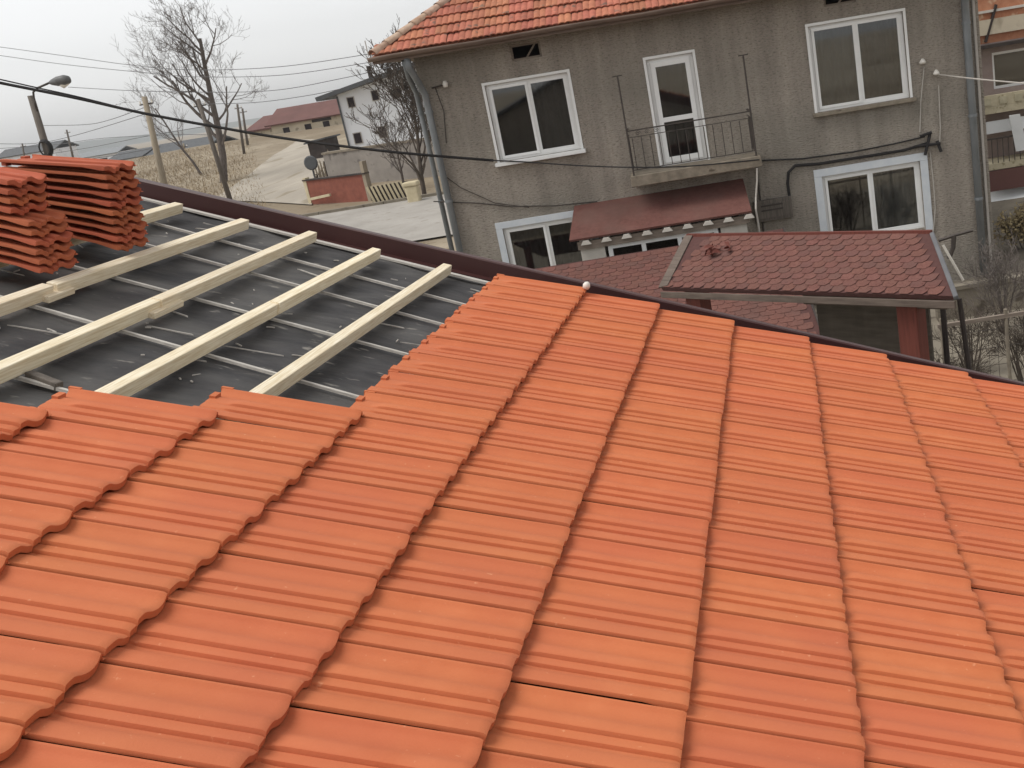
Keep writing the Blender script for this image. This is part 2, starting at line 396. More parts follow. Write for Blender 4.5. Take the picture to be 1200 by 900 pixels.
def tile_mesh(name, m):
    b = MB()
    xs = [(-LT, .0, -1.0), (-LT + .012, .0, 0), (-.372, .0, 0), (-.352, .25, 0), (-.336, .75, 0), (-.318, 1, 0), (-.2, 1, 0), (-.09, 1, 0), (-.02, 1, 0), (-.007, 1, -.8), (0, 1, -4.0)]
    npf = len(PROF)
    for (x, k, dz) in xs:
        for (y, h, t) in PROF:
            c = h if not (.30 < y < .66) else 11 + (h - 11) * (.15 + .85 * k)
            b.v.append((x, y * W, (c + dz) / 1000))
    nt_ = len(b.v)
    for (x, k, dz) in xs:
        for (y, h, t) in PROF:
            b.v.append((x - (.003 if x == 0 else 0), y * W, (h - t - (9 if x > -.03 and y < .97 else 0)) / 1000))
    for i in range(len(xs) - 1):
        for j in range(npf - 1):
            a = i * npf + j
            b.f.append((a, a + npf, a + npf + 1, a + 1))
            b.f.append((nt_ + a, nt_ + a + 1, nt_ + a + npf + 1, nt_ + a + npf))
    for j in range(npf - 1):
        b.f.append((j, j + 1, nt_ + j + 1, nt_ + j))
        a = (len(xs) - 1) * npf + j
        b.f.append((a, nt_ + a, nt_ + a + 1, a + 1))
    for i in range(len(xs) - 1):
        a = i * npf; b.f.append((a, nt_ + a, nt_ + a + npf, a + npf))
        a = i * npf + npf - 1; b.f.append((a, a + npf, nt_ + a + npf, nt_ + a))
    # head lugs, seen where the courses are left open
    for y0, y1 in ((.06, .20), (.60, .76)):
        b.box(-LT - .002, -LT + .016, y0 * W, y1 * W, -.004, .019)
    b.box(-LT - .004, -LT + .030, .95 * W, 1.0 * W, 0, .019)
    me = b.mesh(name, m)
    fix_normals(me)
    for p in me.polygons: p.use_smooth = True
    try:
        me.set_sharp_from_angle(angle=R_(38))
    except Exception: pass
    return me
tm = tile_mesh('roof_tile', TILE)
UT = {-1: -1.94, 0: -1.588, 1: -1.25, 2: -.92, 3: -.569, 4: -.219, 5: .133, 6: .491, 7: .858, 8: 1.24, 9: 1.615, 10: 1.98, 11: 2.34, 12: 2.68}
JF = {-1: 12, 0: 11, 1: 10, 2: 9}
VF = 4.79; TILT = .070
random.seed(11)
for k, u in UT.items():
    du = [0, 0, 0]
    for j in range(JF.get(k, 0), 19):
        lift = random.uniform(-.0012, .0016)
        inst('roof_tile', tm, roof, (u + random.uniform(-.003, .003), VF - W * (j + 1) + random.uniform(-.0015, .0015), -.023 + lift),
             (random.uniform(-.005, .005), -TILT + random.uniform(-.006, .004), random.uniform(-.004, .004)))
# lower tile field towards the eave and the back of the roof: plain continuation out of the photograph
# roofing felt with folds
b = MB(); us = [-3.3 + .03 * i for i in range(199)]; vs = [-.6 + .035 * i for i in range(165)]
for v in vs:
    for u in us:
        z = -.148 + .010 * noise.noise(Vector((u * 2.2, v * 4, 3))) + .009 * noise.noise(Vector((u * 6, v * 8, 9))) - .008 * abs(noise.noise(Vector((u * 4 + v * 3, v * 5 - u * 2, 5))))
        b.v.append((u, min(v, 5.053 - .036 * (u + .7)), z))
for j in range(len(vs) - 1):
    for i in range(len(us) - 1):
        a = j * len(us) + i; b.f.append((a, a + 1, a + len(us) + 1, a + len(us)))
b.build('roofing_felt', FELT, roof, smooth=True)
b = MB().box(-3.3, 2.64, -.6, 5.0, -.30, -.17); b.build('roof_deck', BOARD, roof)
# far slope behind the ridge
b = MB()
c2, s2 = math.cos(2 * TH), math.sin(2 * TH)
b.slab([(-3.3, -.6, -.165), (-3.3, 5.0, -.165), (-3.3 - 5 * c2, 5.0, -.165 - 5 * s2), (-3.3 - 5 * c2, -.6, -.165 - 5 * s2)], .12)
b.build('rear_roof_slope', FELT, roof)
# counter battens running down the slope
for v0, v1, wd in ((5.04, 4.93, .030), (4.68, 4.50, .013), (4.35, 4.16, .012), (3.87, 3.72, .012), (3.40, 3.22, .012), (2.86, 2.72, .012), (2.36, 2.25, .012)):
    bb = MB(); n = 8
    for i in range(n):
        u0 = -3.2 + 2.6 * i / n; u1 = -3.2 + 2.6 * (i + 1) / n
        va = v0 + (v1 - v0) * (u0 + 2.4) / 1.4; vb = v0 + (v1 - v0) * (u1 + 2.4) / 1.4
        bb.slab([(u0, va, -.130), (u1, vb, -.130), (u1, vb + wd, -.130), (u0, va + wd, -.130)], .010)
    bb.build('counter_batten', WOOD_OLD, roof)
# pine battens
def batten(u0, v0, u1, v1, w_=.043, h_=.047, ztop=-.080, bow=0.0):
    bb = MB(); n = 7; pr = []
    for i in range(n):
        t = i / (n - 1); u = u0 + (u1 - u0) * t + bow * math.sin(math.pi * t); v = v0 + (v1 - v0) * t
        pr.append((u, v))
    base = len(bb.v)
    for (u, v) in pr:
        for du_, dz in ((-w_ / 2, -h_), (w_ / 2, -h_), (w_ / 2, 0), (-w_ / 2, 0)):
            bb.v.append((u + du_, v, ztop + dz))
    for i in range(n - 1):
        for j in range(4):
            a = i * 4 + j; c = i * 4 + (j + 1) % 4
            bb.f.append((a, c, c + 4, a + 4))
    bb.f.append((3, 2, 1, 0)); e = (n - 1) * 4; bb.f.append((e, e + 1, e + 2, e + 3))
    o = bb.build('batten', WOOD, roof, bevel=.003); return o
batten(-2.96, 1.0, -2.96, 4.90)
batten(-2.625, 1.0, -2.617, 4.96)
batten(-2.325, 1.0, -2.300, 3.49); batten(-2.296, 3.505, -2.272, 4.93, ztop=-.079)
batten(-1.985, 1.0, -1.958, 3.60, bow=.004); batten(-1.950, 3.575, -1.948, 4.96, ztop=-.0745)
batten(-1.665, .8, -1.630, 3.84); batten(-1.622, 3.82, -1.612, 4.91, ztop=-.074)
batten(-1.318, .8, -1.268, 4.93, bow=-.006)
batten(-.95, .6, -.93, 4.7); batten(-.60, .6, -.59, 4.7)
for kk in range(8): batten(-.24 + .36 * kk, .6, -.24 + .36 * kk, 4.7)
# short splice boards under the batten joints
for (u, va, vb) in ((-2.277, 3.43, 3.58), (-1.934, 3.50, 3.70)):
    bb = MB().box(u - .02, u + .02, va, vb, -.128, -.104); bb.build('splice_board', WOOD, roof, bevel=.003)
# brown verge flashing: standing sheet with a folded top edge
bb = MB()
def vfl(u): return 5.055 - .036 * (u + .7)
n = 12
for i in range(n):
    u0 = -3.3 + 5.94 * i / n; u1 = -3.3 + 5.94 * (i + 1) / n
    a, c = vfl(u0), vfl(u1)
    bb.slab([(u0, a - .05, -.139), (u1, c - .05, -.139), (u1, c, -.139), (u0, a, -.139)], .003)
    n0 = len(bb.v)
    pf = [(0, -.139), (0, -.062), (.006, -.056), (.055, -.060), (.058, -.086), (.060, -.34), (.052, -.34), (.050, -.088), (.008, -.072), (.004, -.139)]
    for (uu, vv) in ((u0, a), (u1, c)):
        for (dv, z) in pf: bb.v.append((uu, vv + dv, z))
    for j in range(len(pf)):
        j2 = (j + 1) % len(pf)
        bb.f.append((n0 + j, n0 + j2, n0 + len(pf) + j2, n0 + len(pf) + j))
fl = bb.build('verge_flashing', FLASH, roof)
fix_normals(fl.data)
# small lump of mortar at the far corner of a course
bb = MB()
bb.tube([(-.575, 4.77, -.01), (-.572, 4.772, .006), (-.57, 4.775, .018), (-.569, 4.777, .023)], [.014, .018, .013, .004], 8)
bb.build('mortar_lump', CERAM, roof, smooth=True)
# the house wall that carries this roof
wallM = STUCCO
own = empty('gable_wall', (0, 0, 0))
tag(own, 'plastered gable wall of the near house below the brown verge flashing', 'wall')
def rz(u): return EYE - 1.25 * NRV.z + u * AV.z - .32 * NRV.z
def rx(u): return -1.25 * NRV.x + u * AV.x - .32 * NRV.x
bb = MB()
xl, xm, xr = rx(-3.3) - 3.2, rx(-3.3), rx(2.5)
pts = [(xl, 0), (xr, 0), (xr, rz(2.5)), (xm, rz(-3.3)), (xl, rz(-3.3) - 1.25)]
y0, y1 = -.3, 4.85
bb.poly([(x, y1, z) for x, z in pts]); bb.poly([(x, y0, z) for x, z in pts][::-1])
for i in range(5):
    j = (i + 1) % 5
    bb.quad((pts[i][0], y0, pts[i][1]), (pts[j][0], y0, pts[j][1]), (pts[j][0], y1, pts[j][1]), (pts[i][0], y1, pts[i][1]))
bb.build('wall', wallM, own)
MB().box(xl - .03, xr + .03, y0 - .05, y1 + .04, 0, .45).build('plinth', CONC, own)

# ------------------------------------------------------------------ stacks of loose tiles on the battens
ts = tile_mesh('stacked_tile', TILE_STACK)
ORD = ['bottom', 'second from bottom', 'third from bottom', 'fourth from bottom', 'fifth from bottom', 'sixth from bottom', 'seventh from bottom',
       'eighth from bottom', 'ninth from bottom', 'topmost', 'topmost']
def stack(u0, v0, n, pitch, shifts, name, grp, fan):
    u = u0
    for i in range(n):
        word = 'topmost' if i == n - 1 else ORD[i]
        o = inst('loose_roof_tile', ts, None, (0, 0, 0))
        a = i * fan
        du_, dv = shifts(i)
        lo = Matrix.Translation((u0 + du_ + random.uniform(-.006, .006), v0 + dv + random.uniform(-.005, .005), -.062 + i * pitch))
        rot = Matrix.Rotation(-a, 4, 'Y') @ Matrix.Rotation(random.uniform(-.02, .02), 4, 'Z')
        o.matrix_world = Mr @ lo @ rot
        tag(o, '%s orange clay tile of the %s' % (word, name), 'roof tile', grp)
random.seed(21)
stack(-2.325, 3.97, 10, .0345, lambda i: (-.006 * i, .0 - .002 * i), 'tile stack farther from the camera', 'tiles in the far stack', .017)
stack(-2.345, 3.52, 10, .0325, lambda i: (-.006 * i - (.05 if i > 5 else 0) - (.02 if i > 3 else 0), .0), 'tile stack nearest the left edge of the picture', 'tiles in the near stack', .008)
# offcut of wood lying on the felt
o = MB().bar((-.06, 0, 0), (.06, 0, 0), .028, .026).build('wood_offcut', POLEC, bevel=.003)
o.matrix_world = Mr @ Matrix.Translation((-1.875, 2.83, -.130)) @ Matrix.Rotation(R_(-15), 4, 'Z')
# pale slivers and shavings scattered over the felt
sv = MB(); rnd = random.Random(31)
for i in range(75):
    u = rnd.uniform(-2.9, -1.0); v = rnd.choice((4.45, 4.10, 3.66, 3.16, 4.8, 3.9, 3.45, 2.9)) + rnd.gauss(0, .05) - .1 * (u + 1.7)
    l = rnd.choice((.005, .008, .012, .02, .09)) * rnd.uniform(.6, 1.3); w_ = rnd.uniform(.0012, .0032); a = rnd.gauss(-.1, .25 if l > .05 else 1.2)
    d_ = Vector((math.cos(a), math.sin(a), 0)); n_ = Vector((-d_.y, d_.x, 0)); c_ = Vector((u, v, -.1400))
    sv.slab([c_ - d_ * l - n_ * w_, c_ + d_ * l - n_ * w_, c_ + d_ * l * .9 + n_ * w_, c_ - d_ * l * .8 + n_ * w_], .004)
svo = sv.build('wood_shavings', WOOD_OLD); svo.matrix_world = Mr
tag(svo, 'pale wood shavings and slivers scattered over the black felt', 'shavings', kind='stuff')
tag(o, 'short grey wood offcut lying on the black roofing felt', 'offcut')

# ------------------------------------------------------------------ the grey neighbour house
HO = NV * FD
house = empty('grey_house', (HO.x, HO.y, 0), YA)
tag(house, 'two storey grey roughcast house with orange tiled roof behind the new roof', 'house')
S0, S1, ZT, DEP = -4.45, 6.15, 6.08, 8.5
OPEN = [(-3.24, -1.65, 3.79, 5.23), (2.95, 4.74, 3.74, 5.32), (-.15, .74, 3.20, 5.21), (-3.46, -1.75, 1.15, 2.52), (2.89, 4.82, 1.2, 2.52), (-2.63, -2.06, 5.58, 5.86), (3.3, 3.9, 5.62, 5.90)]
def wall_open(s0, s1, z0, z1, ops, depth):
    b = MB()
    xs = sorted({s0, s1} | {o[0] for o in ops} | {o[1] for o in ops}); zs = sorted({z0, z1} | {o[2] for o in ops} | {o[3] for o in ops})
    for i in range(len(xs) - 1):
        for j in range(len(zs) - 1):
            cx, cz = (xs[i] + xs[i + 1]) / 2, (zs[j] + zs[j + 1]) / 2
            if any(o[0] < cx < o[1] and o[2] < cz < o[3] for o in ops): continue
            b.quad((xs[i], 0, zs[j]), (xs[i + 1], 0, zs[j]), (xs[i + 1], 0, zs[j + 1]), (xs[i], 0, zs[j + 1]))
    for (a, c, d, e) in ops:
        b.quad((a, 0, d), (a, 0, e), (a, depth, e), (a, depth, d)); b.quad((c, 0, e), (c, 0, d), (c, depth, d), (c, depth, e))
        b.quad((a, 0, e), (c, 0, e), (c, depth, e), (a, depth, e)); b.quad((c, 0, d), (a, 0, d), (a, depth, d), (c, depth, d))
    return b
b = wall_open(S0, S1, 0, ZT, OPEN, .28)
b.build('front_wall', STUCCO, house)
b = MB().quad((S0, 0, 0), (S0, 0, ZT), (S0, DEP, ZT), (S0, DEP, 0)).quad((S1, 0, ZT), (S1, 0, 0), (S1, DEP, 0), (S1, DEP, ZT)).quad((S0, DEP, 0), (S0, DEP, ZT), (S1, DEP, ZT), (S1, DEP, 0))
b.build('side_wall', STUCCO, house)
b = MB().box(S0 + .02, S1 - .02, 1.6, 1.7, 0, ZT).box(S0 + .02, S1 - .02, .3, 1.6, 2.9, 3.05)
b.build('interior_wall', DARKIN, house)

def curtain(parent, a, c, z0, z1, y, m, folds):
    b = MB(); n = folds * 6
    for i in range(n + 1):
        x = a + (c - a) * i / n; yy = y + .035 * math.sin(i / 6 * 2 * math.pi) + .01 * math.sin(i * 1.7)
        b.v += [(x, yy, z0), (x, yy, z1)]
    for i in range(n): b.f.append((2 * i, 2 * i + 2, 2 * i + 3, 2 * i + 1))
    return b.build('curtain', m, parent, smooth=True)
def window(a, c, z0, z1, split, fw=.055, y=.06, curt=(None, None), trim=0, sill=None):
    f = MB()
    f.box(a, c, y, y + .07, z1 - fw, z1).box(a, c, y, y + .07, z0, z0 + fw).box(a, a + fw, y, y + .07, z0 + fw, z1 - fw).box(c - fw, c, y, y + .07, z0 + fw, z1 - fw)
    fr = f.build('window', PVC, house, bevel=.006)
    cuts = [a + fw] + ([split] if split else []) + [c - fw]
    for i in range(len(cuts) - 1):
        l, r = cuts[i], cuts[i + 1]; sw = .055; yy = y - .018 + .022 * (i % 2); zz0, zz1 = z0 + fw - .01, z1 - fw + .01
        s_ = MB().box(l, r, yy, yy + .06, zz1 - sw, zz1).box(l, r, yy, yy + .06, zz0, zz0 + sw).box(l, l + sw, yy, yy + .06, zz0 + sw, zz1 - sw).box(r - sw, r, yy, yy + .06, zz0 + sw, zz1 - sw)
        s_.build('sash', PVC, fr, bevel=.005)
        MB().box(l + sw - .004, r - sw + .004, yy + .025, yy + .032, zz0 + sw - .004, zz1 - sw + .004).build('pane', GLASS, fr)
        if curt[min(i, len(curt) - 1)]:
            curtain(fr, l - .04, r + .02, z0, z1, .22, curt[min(i, len(curt) - 1)], 7)
    if sill:
        MB().box(a - .09, c + .09, -.13, .05, z0 - .075, z0 - .003).build('sill', sill, fr, bevel=.01)
    if trim:
        t = MB().box(a - trim, c + trim, -.022, .0, z1 + .001, z1 + trim).box(a - trim, a - .001, -.022, 0, z0 - .1, z1).box(c + .001, c + trim, -.022, 0, z0 - .1, z1)
        t.build('surround', TRIM, fr, bevel=.005)
    return fr
w1 = window(-3.24, -1.65, 3.79, 5.23, -2.44, curt=(None, DCURT), sill=PVC)
w3 = window(2.95, 4.74, 3.74, 5.32, 3.84, curt=(CURT, DCURT), sill=CONC, trim=0)
w2 = window(-3.46, -1.75, 1.15, 2.52, -2.62, curt=(DCURT, DCURT), trim=.13)
w4 = window(2.89, 4.82, 1.2, 2.52, 3.84, curt=(None, CURT), trim=.15)
# thin raised plaster bands round the upper openings
for (a, c, z0, z1) in ((-3.24, -1.65, 3.79, 5.23), (2.95, 4.74, 3.74, 5.32), (-.15, .74, 3.20, 5.21)):
    t = MB().box(a - .05, c + .05, -.02, 0, z1 + .001, z1 + .05).box(a - .05, a - .001, -.02, 0, z0, z1).box(c + .001, c + .05, -.02, 0, z0, z1)
    t.build('reveal_trim', PVC, house)
# balcony door
a, c, z0, z1 = -.15, .74, 3.20, 5.21
d = MB().box(a, c, .06, .13, z1 - .07, z1).box(a, a + .07, .06, .13, z0, z1 - .07).box(c - .07, c, .06, .13, z0, z1 - .07).box(a + .07, c - .07, .06, .13, z0, z0 + .06).build('balcony_door', PVC, house, bevel=.006)
a += .07; c -= .07
MB().box(a, c, .035, .095, z1 - .16, z1 - .065).box(a, c, .035, .095, z0 + .055, z0 + .16).box(a, a + .09, .035, .095, z0 + .16, z1 - .16).box(c - .09, c, .035, .095, z0 + .16, z1 - .16).box(a + .09, c - .09, .037, .093, 4.02, 4.11).build('door_leaf', PVC, d, bevel=.005)
MB().box(a + .087, c - .087, .06, .068, z0 + .157, 4.023).build('pane', GLASS, d)
MB().box(a + .087, c - .087, .06, .068, 4.107, z1 - .157).build('pane', GLASS, d)
curtain(d, a, c, z0, z1, .36, DCURT, 4)
# attic vents
for (a, c, z0, z1) in ((-2.63, -2.06, 5.58, 5.86), (3.3, 3.9, 5.62, 5.90)):
    v = MB().box(a, c, .02, .06, z1 - .035, z1).box(a, c, .02, .06, z0, z0 + .035).box(a, a + .035, .02, .06, z0, z1).box(c - .035, c, .02, .06, z0, z1)
    v.bar((a + .28, .045, z0 + .03), (a + .47, .045, z1 - .03), .03, .03)
    v.build('attic_vent', BOARD, house)
# balcony
bal = MB().box(-.77, 1.70, -.8, 0, 2.995, 3.20).build('balcony', CONC, house, bevel=.015)
rl = MB()
RT = 4.02
for p, q in (((-.70, -.75), (1.62, -.75)), ((-.70, -.75), (-.70, 0)), ((1.62, -.75), (1.62, 0))):
    rl.bar((p[0], p[1], RT), (q[0], q[1], RT), .035, .022); rl.bar((p[0], p[1], RT - .12), (q[0], q[1], RT - .12), .02, .012); rl.bar((p[0], p[1], 3.30), (q[0], q[1], 3.30), .025, .014)
rl.build('handrail', IRON, bal)
bm_ = MB().tube([(0, 0, 0), (0, 0, .58)], .008, 5).mesh('baluster', IRON)
sc = MB()
for i in range(14):
    inst('baluster', bm_, bal, (-.62 + 2.18 * i / 13.0, -.75, 3.305))
for s in (-.70, 1.62):
    for i in range(5): inst('baluster', bm_, bal, (s, -.68 + .14 * i, 3.305))
# small scrolls in the left panel of the rail
for s in (-.5, -.33, -.16):
    pts = [(s + .05 * (1 - t / 14) * math.cos(t * .8), -.75, 3.96 + .045 * (1 - t / 14) * math.sin(t * .8)) for t in range(13)]
    MB().tube(pts, .006, 4).build('scroll', IRON, bal)
for s, t in ((-.70, 5.02), (1.62, 5.02)):
    MB().tube([(s, -.76, 3.0), (s, -.76, t)], .017, 6).bar((s - .09, -.76, t), (s + .09, -.76, t), .02, .02).build('clothes_line_post', IRON, bal)
# cables and pipe by the balcony
MB().tube([(1.60, -.78, 2.98), (1.57, -.80, 2.75), (1.50, -.85, 2.45), (1.46, -1.0, 2.25), (1.47, -1.02, 1.9), (1.46, -1.0, 1.5)], .018, 6).build('drain_hose', PALEW, house)
MB().tube([(1.66, -.05, 3.02), (1.64, -.04, 2.4), (1.62, -.04, 1.6)], .02, 6).build('cable_conduit', IRON, house)
# meter box
x0, zb = fac(884, 263); x1, zt = fac(926, 229)
mb = MB().box(x0 + .03, x1, -.12, -.002, zb + .04, zt).build('meter_box', POLEC, house, bevel=.01)
MB().box(x0 + .07, x1 - .05, -.135, -.12, zb + .1, zt - .07).build('door', POLEC, mb, bevel=.004)
MB().box(x0 + .16, x1 - .18, -.145, -.134, zb + .24, zb + .27).box(x0 + .16, x1 - .18, -.145, -.134, zb + .33, zb + .36).build('louvre', IRON, mb)
# conduit that feeds it
def fp(x, y, off=.03):
    s, z = fac(x, y, off); return (s, -off, z)
MB().tube([fp(926, 236), fp(923, 215), fp(924, 202), fp(932, 194), fp(960, 192), fp(1010, 184), fp(1060, 176), fp(1086, 168)], .028, 6).build('meter_conduit', BLACK, house)
MB().tube([fp(893, 188), fp(940, 186), fp(1000, 178), fp(1050, 168), fp(1084, 160)], .016, 5).build('wall_cable', BLACK, house)
MB().tube([fp(508, 236), fp(560, 238), fp(600, 242), fp(650, 241), fp(700, 236)], .012, 5).build('wall_cable', IRON, house)
MB().tube([fp(513, 200), fp(540, 220), fp(580, 238), fp(620, 243)], .008, 5).build('wall_cable', IRON, house)
for pts in ([fp(1083, 78), fp(1079, 120), fp(1078, 155)], [fp(1100, 100), fp(1102, 150), fp(1101, 170)], [fp(1090, 178), fp(1094, 215), fp(1096, 245), fp(1092, 290)]):
    MB().tube(pts, .012, 5).build('wall_cable', PALEW, house)
# clamp and splices at the cable end
bb = MB()
for (p, q) in (((1078, 160), (1092, 155)), ((1072, 172), (1102, 168)), ((1090, 156), (1084, 182)), ((1098, 165), (1103, 178))):
    bb.tube([fp(*p, .06), fp(*q, .09)], .03, 6)
bb.build('cable_clamp', BLACK, house)
for p in ((1080, 73), (1096, 86)):
    q = Vector(fp(p[0], p[1], 0))
    ins = MB().tube([q, q + Vector((0, -.10, 0))], .02, 6).build('insulator_hook', IRON, house)
    MB().tube([q + Vector((0, -.08, -.03)), q + Vector((0, -.08, 0)), q + Vector((0, -.08, .03)), q + Vector((0, -.08, .07))], [.045, .07, .05, .02], 8).build('insulator', CERAM, ins, smooth=True)
q = Vector(fp(523, 99, 0)); ins = MB().tube([q + Vector((-.28, -.03, -.02)), q + Vector((0, -.1, 0))], .015, 6).build('insulator_hook', IRON, house)
MB().tube([q + Vector((0, -.1, -.05)), q + Vector((0, -.1, .02)), q + Vector((0, -.1, .07))], [.04, .055, .03], 8).build('insulator', CERAM, ins, smooth=True)
MB().tube([fp(510, 103), fp(520, 130), fp(523, 168)], .01, 5).build('wall_cable', IRON, house)
# downpipes
def pipe(pts, r):
    o = MB().tube(pts, r, 10).build('downpipe', ZINC, house, smooth=True)
    for z in (1.6, 3.2, 4.9):
        x = pts[-1][0]; y = pts[-1][1]
        MB().tube([(x, y, z), (x, y, z + .05)], r + .012, 10).bar((x, y, z + .025), (x, 0, z + .025), .03, .03).build('pipe_bracket', ZINC, o)
pipe([(-4.45, -.56, 5.93), (-4.45, -.54, 5.75), (-4.40, -.30, 5.50), (-4.36, -.11, 5.25), (-4.36, -.10, 4.9), (-4.36, -.10, .1)], .065)
pipe([(-4.52, -.5, 5.9), (-4.55, -.3, 5.6), (-4.56, .1, 5.3), (-4.56, .12, 4.9), (-4.56, .12, .1)], .05)
pipe([(5.85, -.56, 5.93), (5.85, -.5, 5.7), (5.88, -.11, 5.3), (5.88, -.10, 4.8), (5.88, -.10, .1)], .075)
MB().tube([(6.05, -.04, 6.0), (6.05, -.04, .1)], .03, 6).build('corner_strip', PALEW, house)
# roof: hipped, front slope with each tile, gutter and soffit
PIT = R_(31); OV = .6; EZ = 6.04; EL, ER = S0 - .62, S1 + .62
HB = DEP / 2 + OV; RISE = HB * math.tan(PIT)
rf = MB()
A0 = (EL, -OV, EZ); A1 = (ER, -OV, EZ); A2 = (ER, DEP + OV, EZ); A3 = (EL, DEP + OV, EZ)
R0_ = (EL + HB, DEP / 2, EZ + RISE); R1_ = (ER - HB, DEP / 2, EZ + RISE)
rf.quad(A0, A1, R1_, R0_); rf.poly([A1, A2, R1_]); rf.quad(A2, A3, R0_, R1_); rf.poly([A3, A0, R0_])
hr = rf.build('roof', OLDTILE, house)
MB().box(EL + .03, ER - .03, -OV + .03, DEP + OV - .03, EZ - .10, EZ - .012).build('soffit', BOARD, hr)
# tile piece: two rolls
tb = MB(); n = 12; TWD = .235; TL = .39
for x in (0, 1):
    for t_ in (0, 1):
        for i in range(n + 1):
            v_ = i / n; z = .018 * abs(math.sin(v_ * 2 * math.pi)) ** .8 + .042 * (1 - x) + (0 if t_ else -.022)
            tb.v.append((v_ * TWD, x * TL, z))
def tix(x, t_, i): return (x * 2 + t_) * (n + 1) + i
for i in range(n):
    tb.f.append((tix(0, 1, i), tix(0, 1, i + 1), tix(1, 1, i + 1), tix(1, 1, i)))
    tb.f.append((tix(0, 0, i), tix(0, 0, i + 1), tix(0, 1, i + 1), tix(0, 1, i)))
otm = tb.mesh('roof_tile', OLDTILE, False)
EXP = .335; random.seed(5)
far = MB(); cnt = 0
for r in range(16):
    d_ = -.03 + r * EXP
    y = -OV + d_ * math.cos(PIT); z = EZ + d_ * math.sin(PIT) + .022
    inset = d_ * math.cos(PIT)
    ncol = int((ER - EL) / (TWD * .98))
    for k in range(ncol):
        s = EL + .02 + k * TWD * .98 + (.0 if r % 2 else .0)
        if s < EL + inset + .02 or s + TWD > ER - inset: continue
        if r < 10 and s < 3.4 - r * .05 and cnt < 300:
            inst('roof_tile', otm, hr, (s + random.uniform(-.006, .006), y + random.uniform(-.01, .01), z), (PIT + random.uniform(-.02, .02), random.uniform(-.02, .02), random.uniform(-.015, .015))); cnt += 1
        else:
            n0 = len(far.v); ca, sa = math.cos(PIT), math.sin(PIT)
            for (vx, vy, vz) in otm_v if False else [tuple(vv.co) for vv in otm.vertices]:
                far.v.append((s + vx, y + vy * ca - vz * sa, z + vy * sa + vz * ca))
            for p in otm.polygons: far.f.append(tuple(n0 + q for q in p.vertices))
tag(far.build('farther_roof_tiles', OLDTILE, hr), kind='stuff')
# hip tiles up the left hip
hd = Vector((R0_[0] - A0[0], R0_[1] - A0[1], R0_[2] - A0[2])); hl = hd.length; hd.normalize()
ht = MB(); k = 8
for t_, rr in ((0, .125), (.40, .10)):
    for i in range(k + 1):
        a = math.pi * i / k; ht.v.append((t_, rr * math.cos(a), rr * math.sin(a) * .8))
for i in range(k): ht.f.append((i, i + 1, i + k + 2, i + k + 1))
hm = ht.mesh('hip_tile', HIPT, True)
sy = Vector((0, 0, 1)).cross(hd).normalized(); sz = hd.cross(sy)
for i in range(int(hl / .35)):
    o = inst('hip_tile', hm, hr, (0, 0, 0))
    o.matrix_local = Matrix.Translation(Vector(A0) + hd * (.05 + i * .35) + sz * .02) @ Matrix((hd, sy, sz)).transposed().to_4x4()
sy2 = None
# gutter
gt = MB(); k = 8
prof = [(math.cos(math.pi + math.pi * i / k) * .075, math.sin(math.pi + math.pi * i / k) * .075) for i in range(k + 1)]
N_ = 24
for j in range(N_ + 1):
    s = EL - .05 + (ER - EL + .1) * j / N_
    for (yy, zz) in prof: gt.v.append((s, -OV - .07 + yy, EZ - .005 + zz + .008 * math.sin(j * 1.1)))
for j in range(N_):
    for i in range(k): a = j * (k + 1) + i; gt.f.append((a, a + k + 1, a + k + 2, a + 1))
gu = gt.build('gutter', GUT, house, smooth=True)
m_ = gu.modifiers.new('thick', 'SOLIDIFY'); m_.thickness = .006
MB().box(EL, ER, -OV - .005, -OV + .025, EZ - .13, EZ - .013).build('fascia', GUT, house)
MB().tube([(EL - .03, -OV - .07, EZ + .02), (EL - .03, -OV - .07, EZ + .3)], .01, 5).build('gutter_spike', PALEW, house)

# ------------------------------------------------------------------ enclosed porch under the balcony
por = empty('entrance_porch', (HO.x, HO.y, 0), YA)
tag(por, 'small white entrance porch with maroon sloping roof below the balcony', 'porch')
aw = MB().slab([(-1.98, -.03, 2.74), (1.36, -.03, 2.74), (1.36, -1.22, 2.27), (-2.08, -1.22, 2.27)], .04)
po_r = aw.build('porch_roof', MAROON, por)
bb = MB().box(-1.95, 1.30, -1.14, -1.06, 2.04, 2.19); bb.build('beam', BOARD, por)
for i in range(9):
    s = -1.88 + .385 * i
    MB().poly([]) if False else None
    t = MB(); t.v = [(s, -1.24, 2.14), (s + .2, -1.24, 2.14), (s + .15, -1.24, 2.21), (s + .05, -1.24, 2.21), (s, -1.0, 2.14), (s + .2, -1.0, 2.14), (s + .15, -1.0, 2.225), (s + .05, -1.0, 2.225)]
    t.f = [(0, 1, 2, 3), (7, 6, 5, 4), (0, 4, 5, 1), (1, 5, 6, 2), (2, 6, 7, 3), (3, 7, 4, 0)]
    t.build('rafter_tail', OFFWH, por)
MB().box(-1.92, -1.46, -1.05, -.98, 1.2, 2.04).build('white_panel', OFFWH, por)
MB().box(.75, 1.25, -1.05, -.98, 1.2, 2.04).build('white_panel', OFFWH, por)
MB().box(-1.92, 1.25, -1.05, -.98, 0, 1.198).build('lower_wall', OFFWH, por)
MB().box(-1.92, -1.85, -.978, 0, 0, 2.25).build('side_wall', OFFWH, por)
MB().box(1.18, 1.25, -.978, 0, 0, 2.25).build('side_wall', OFFWH, por)
wf = MB().box(-1.40, .70, -1.06, -1.0, 1.96, 2.03)
for s in (-1.40, -.77, -.08, .62): wf.box(s, s + .085, -1.06, -1.0, 1.25, 1.96)
wf = wf.build('window', PVC, por, bevel=.005)
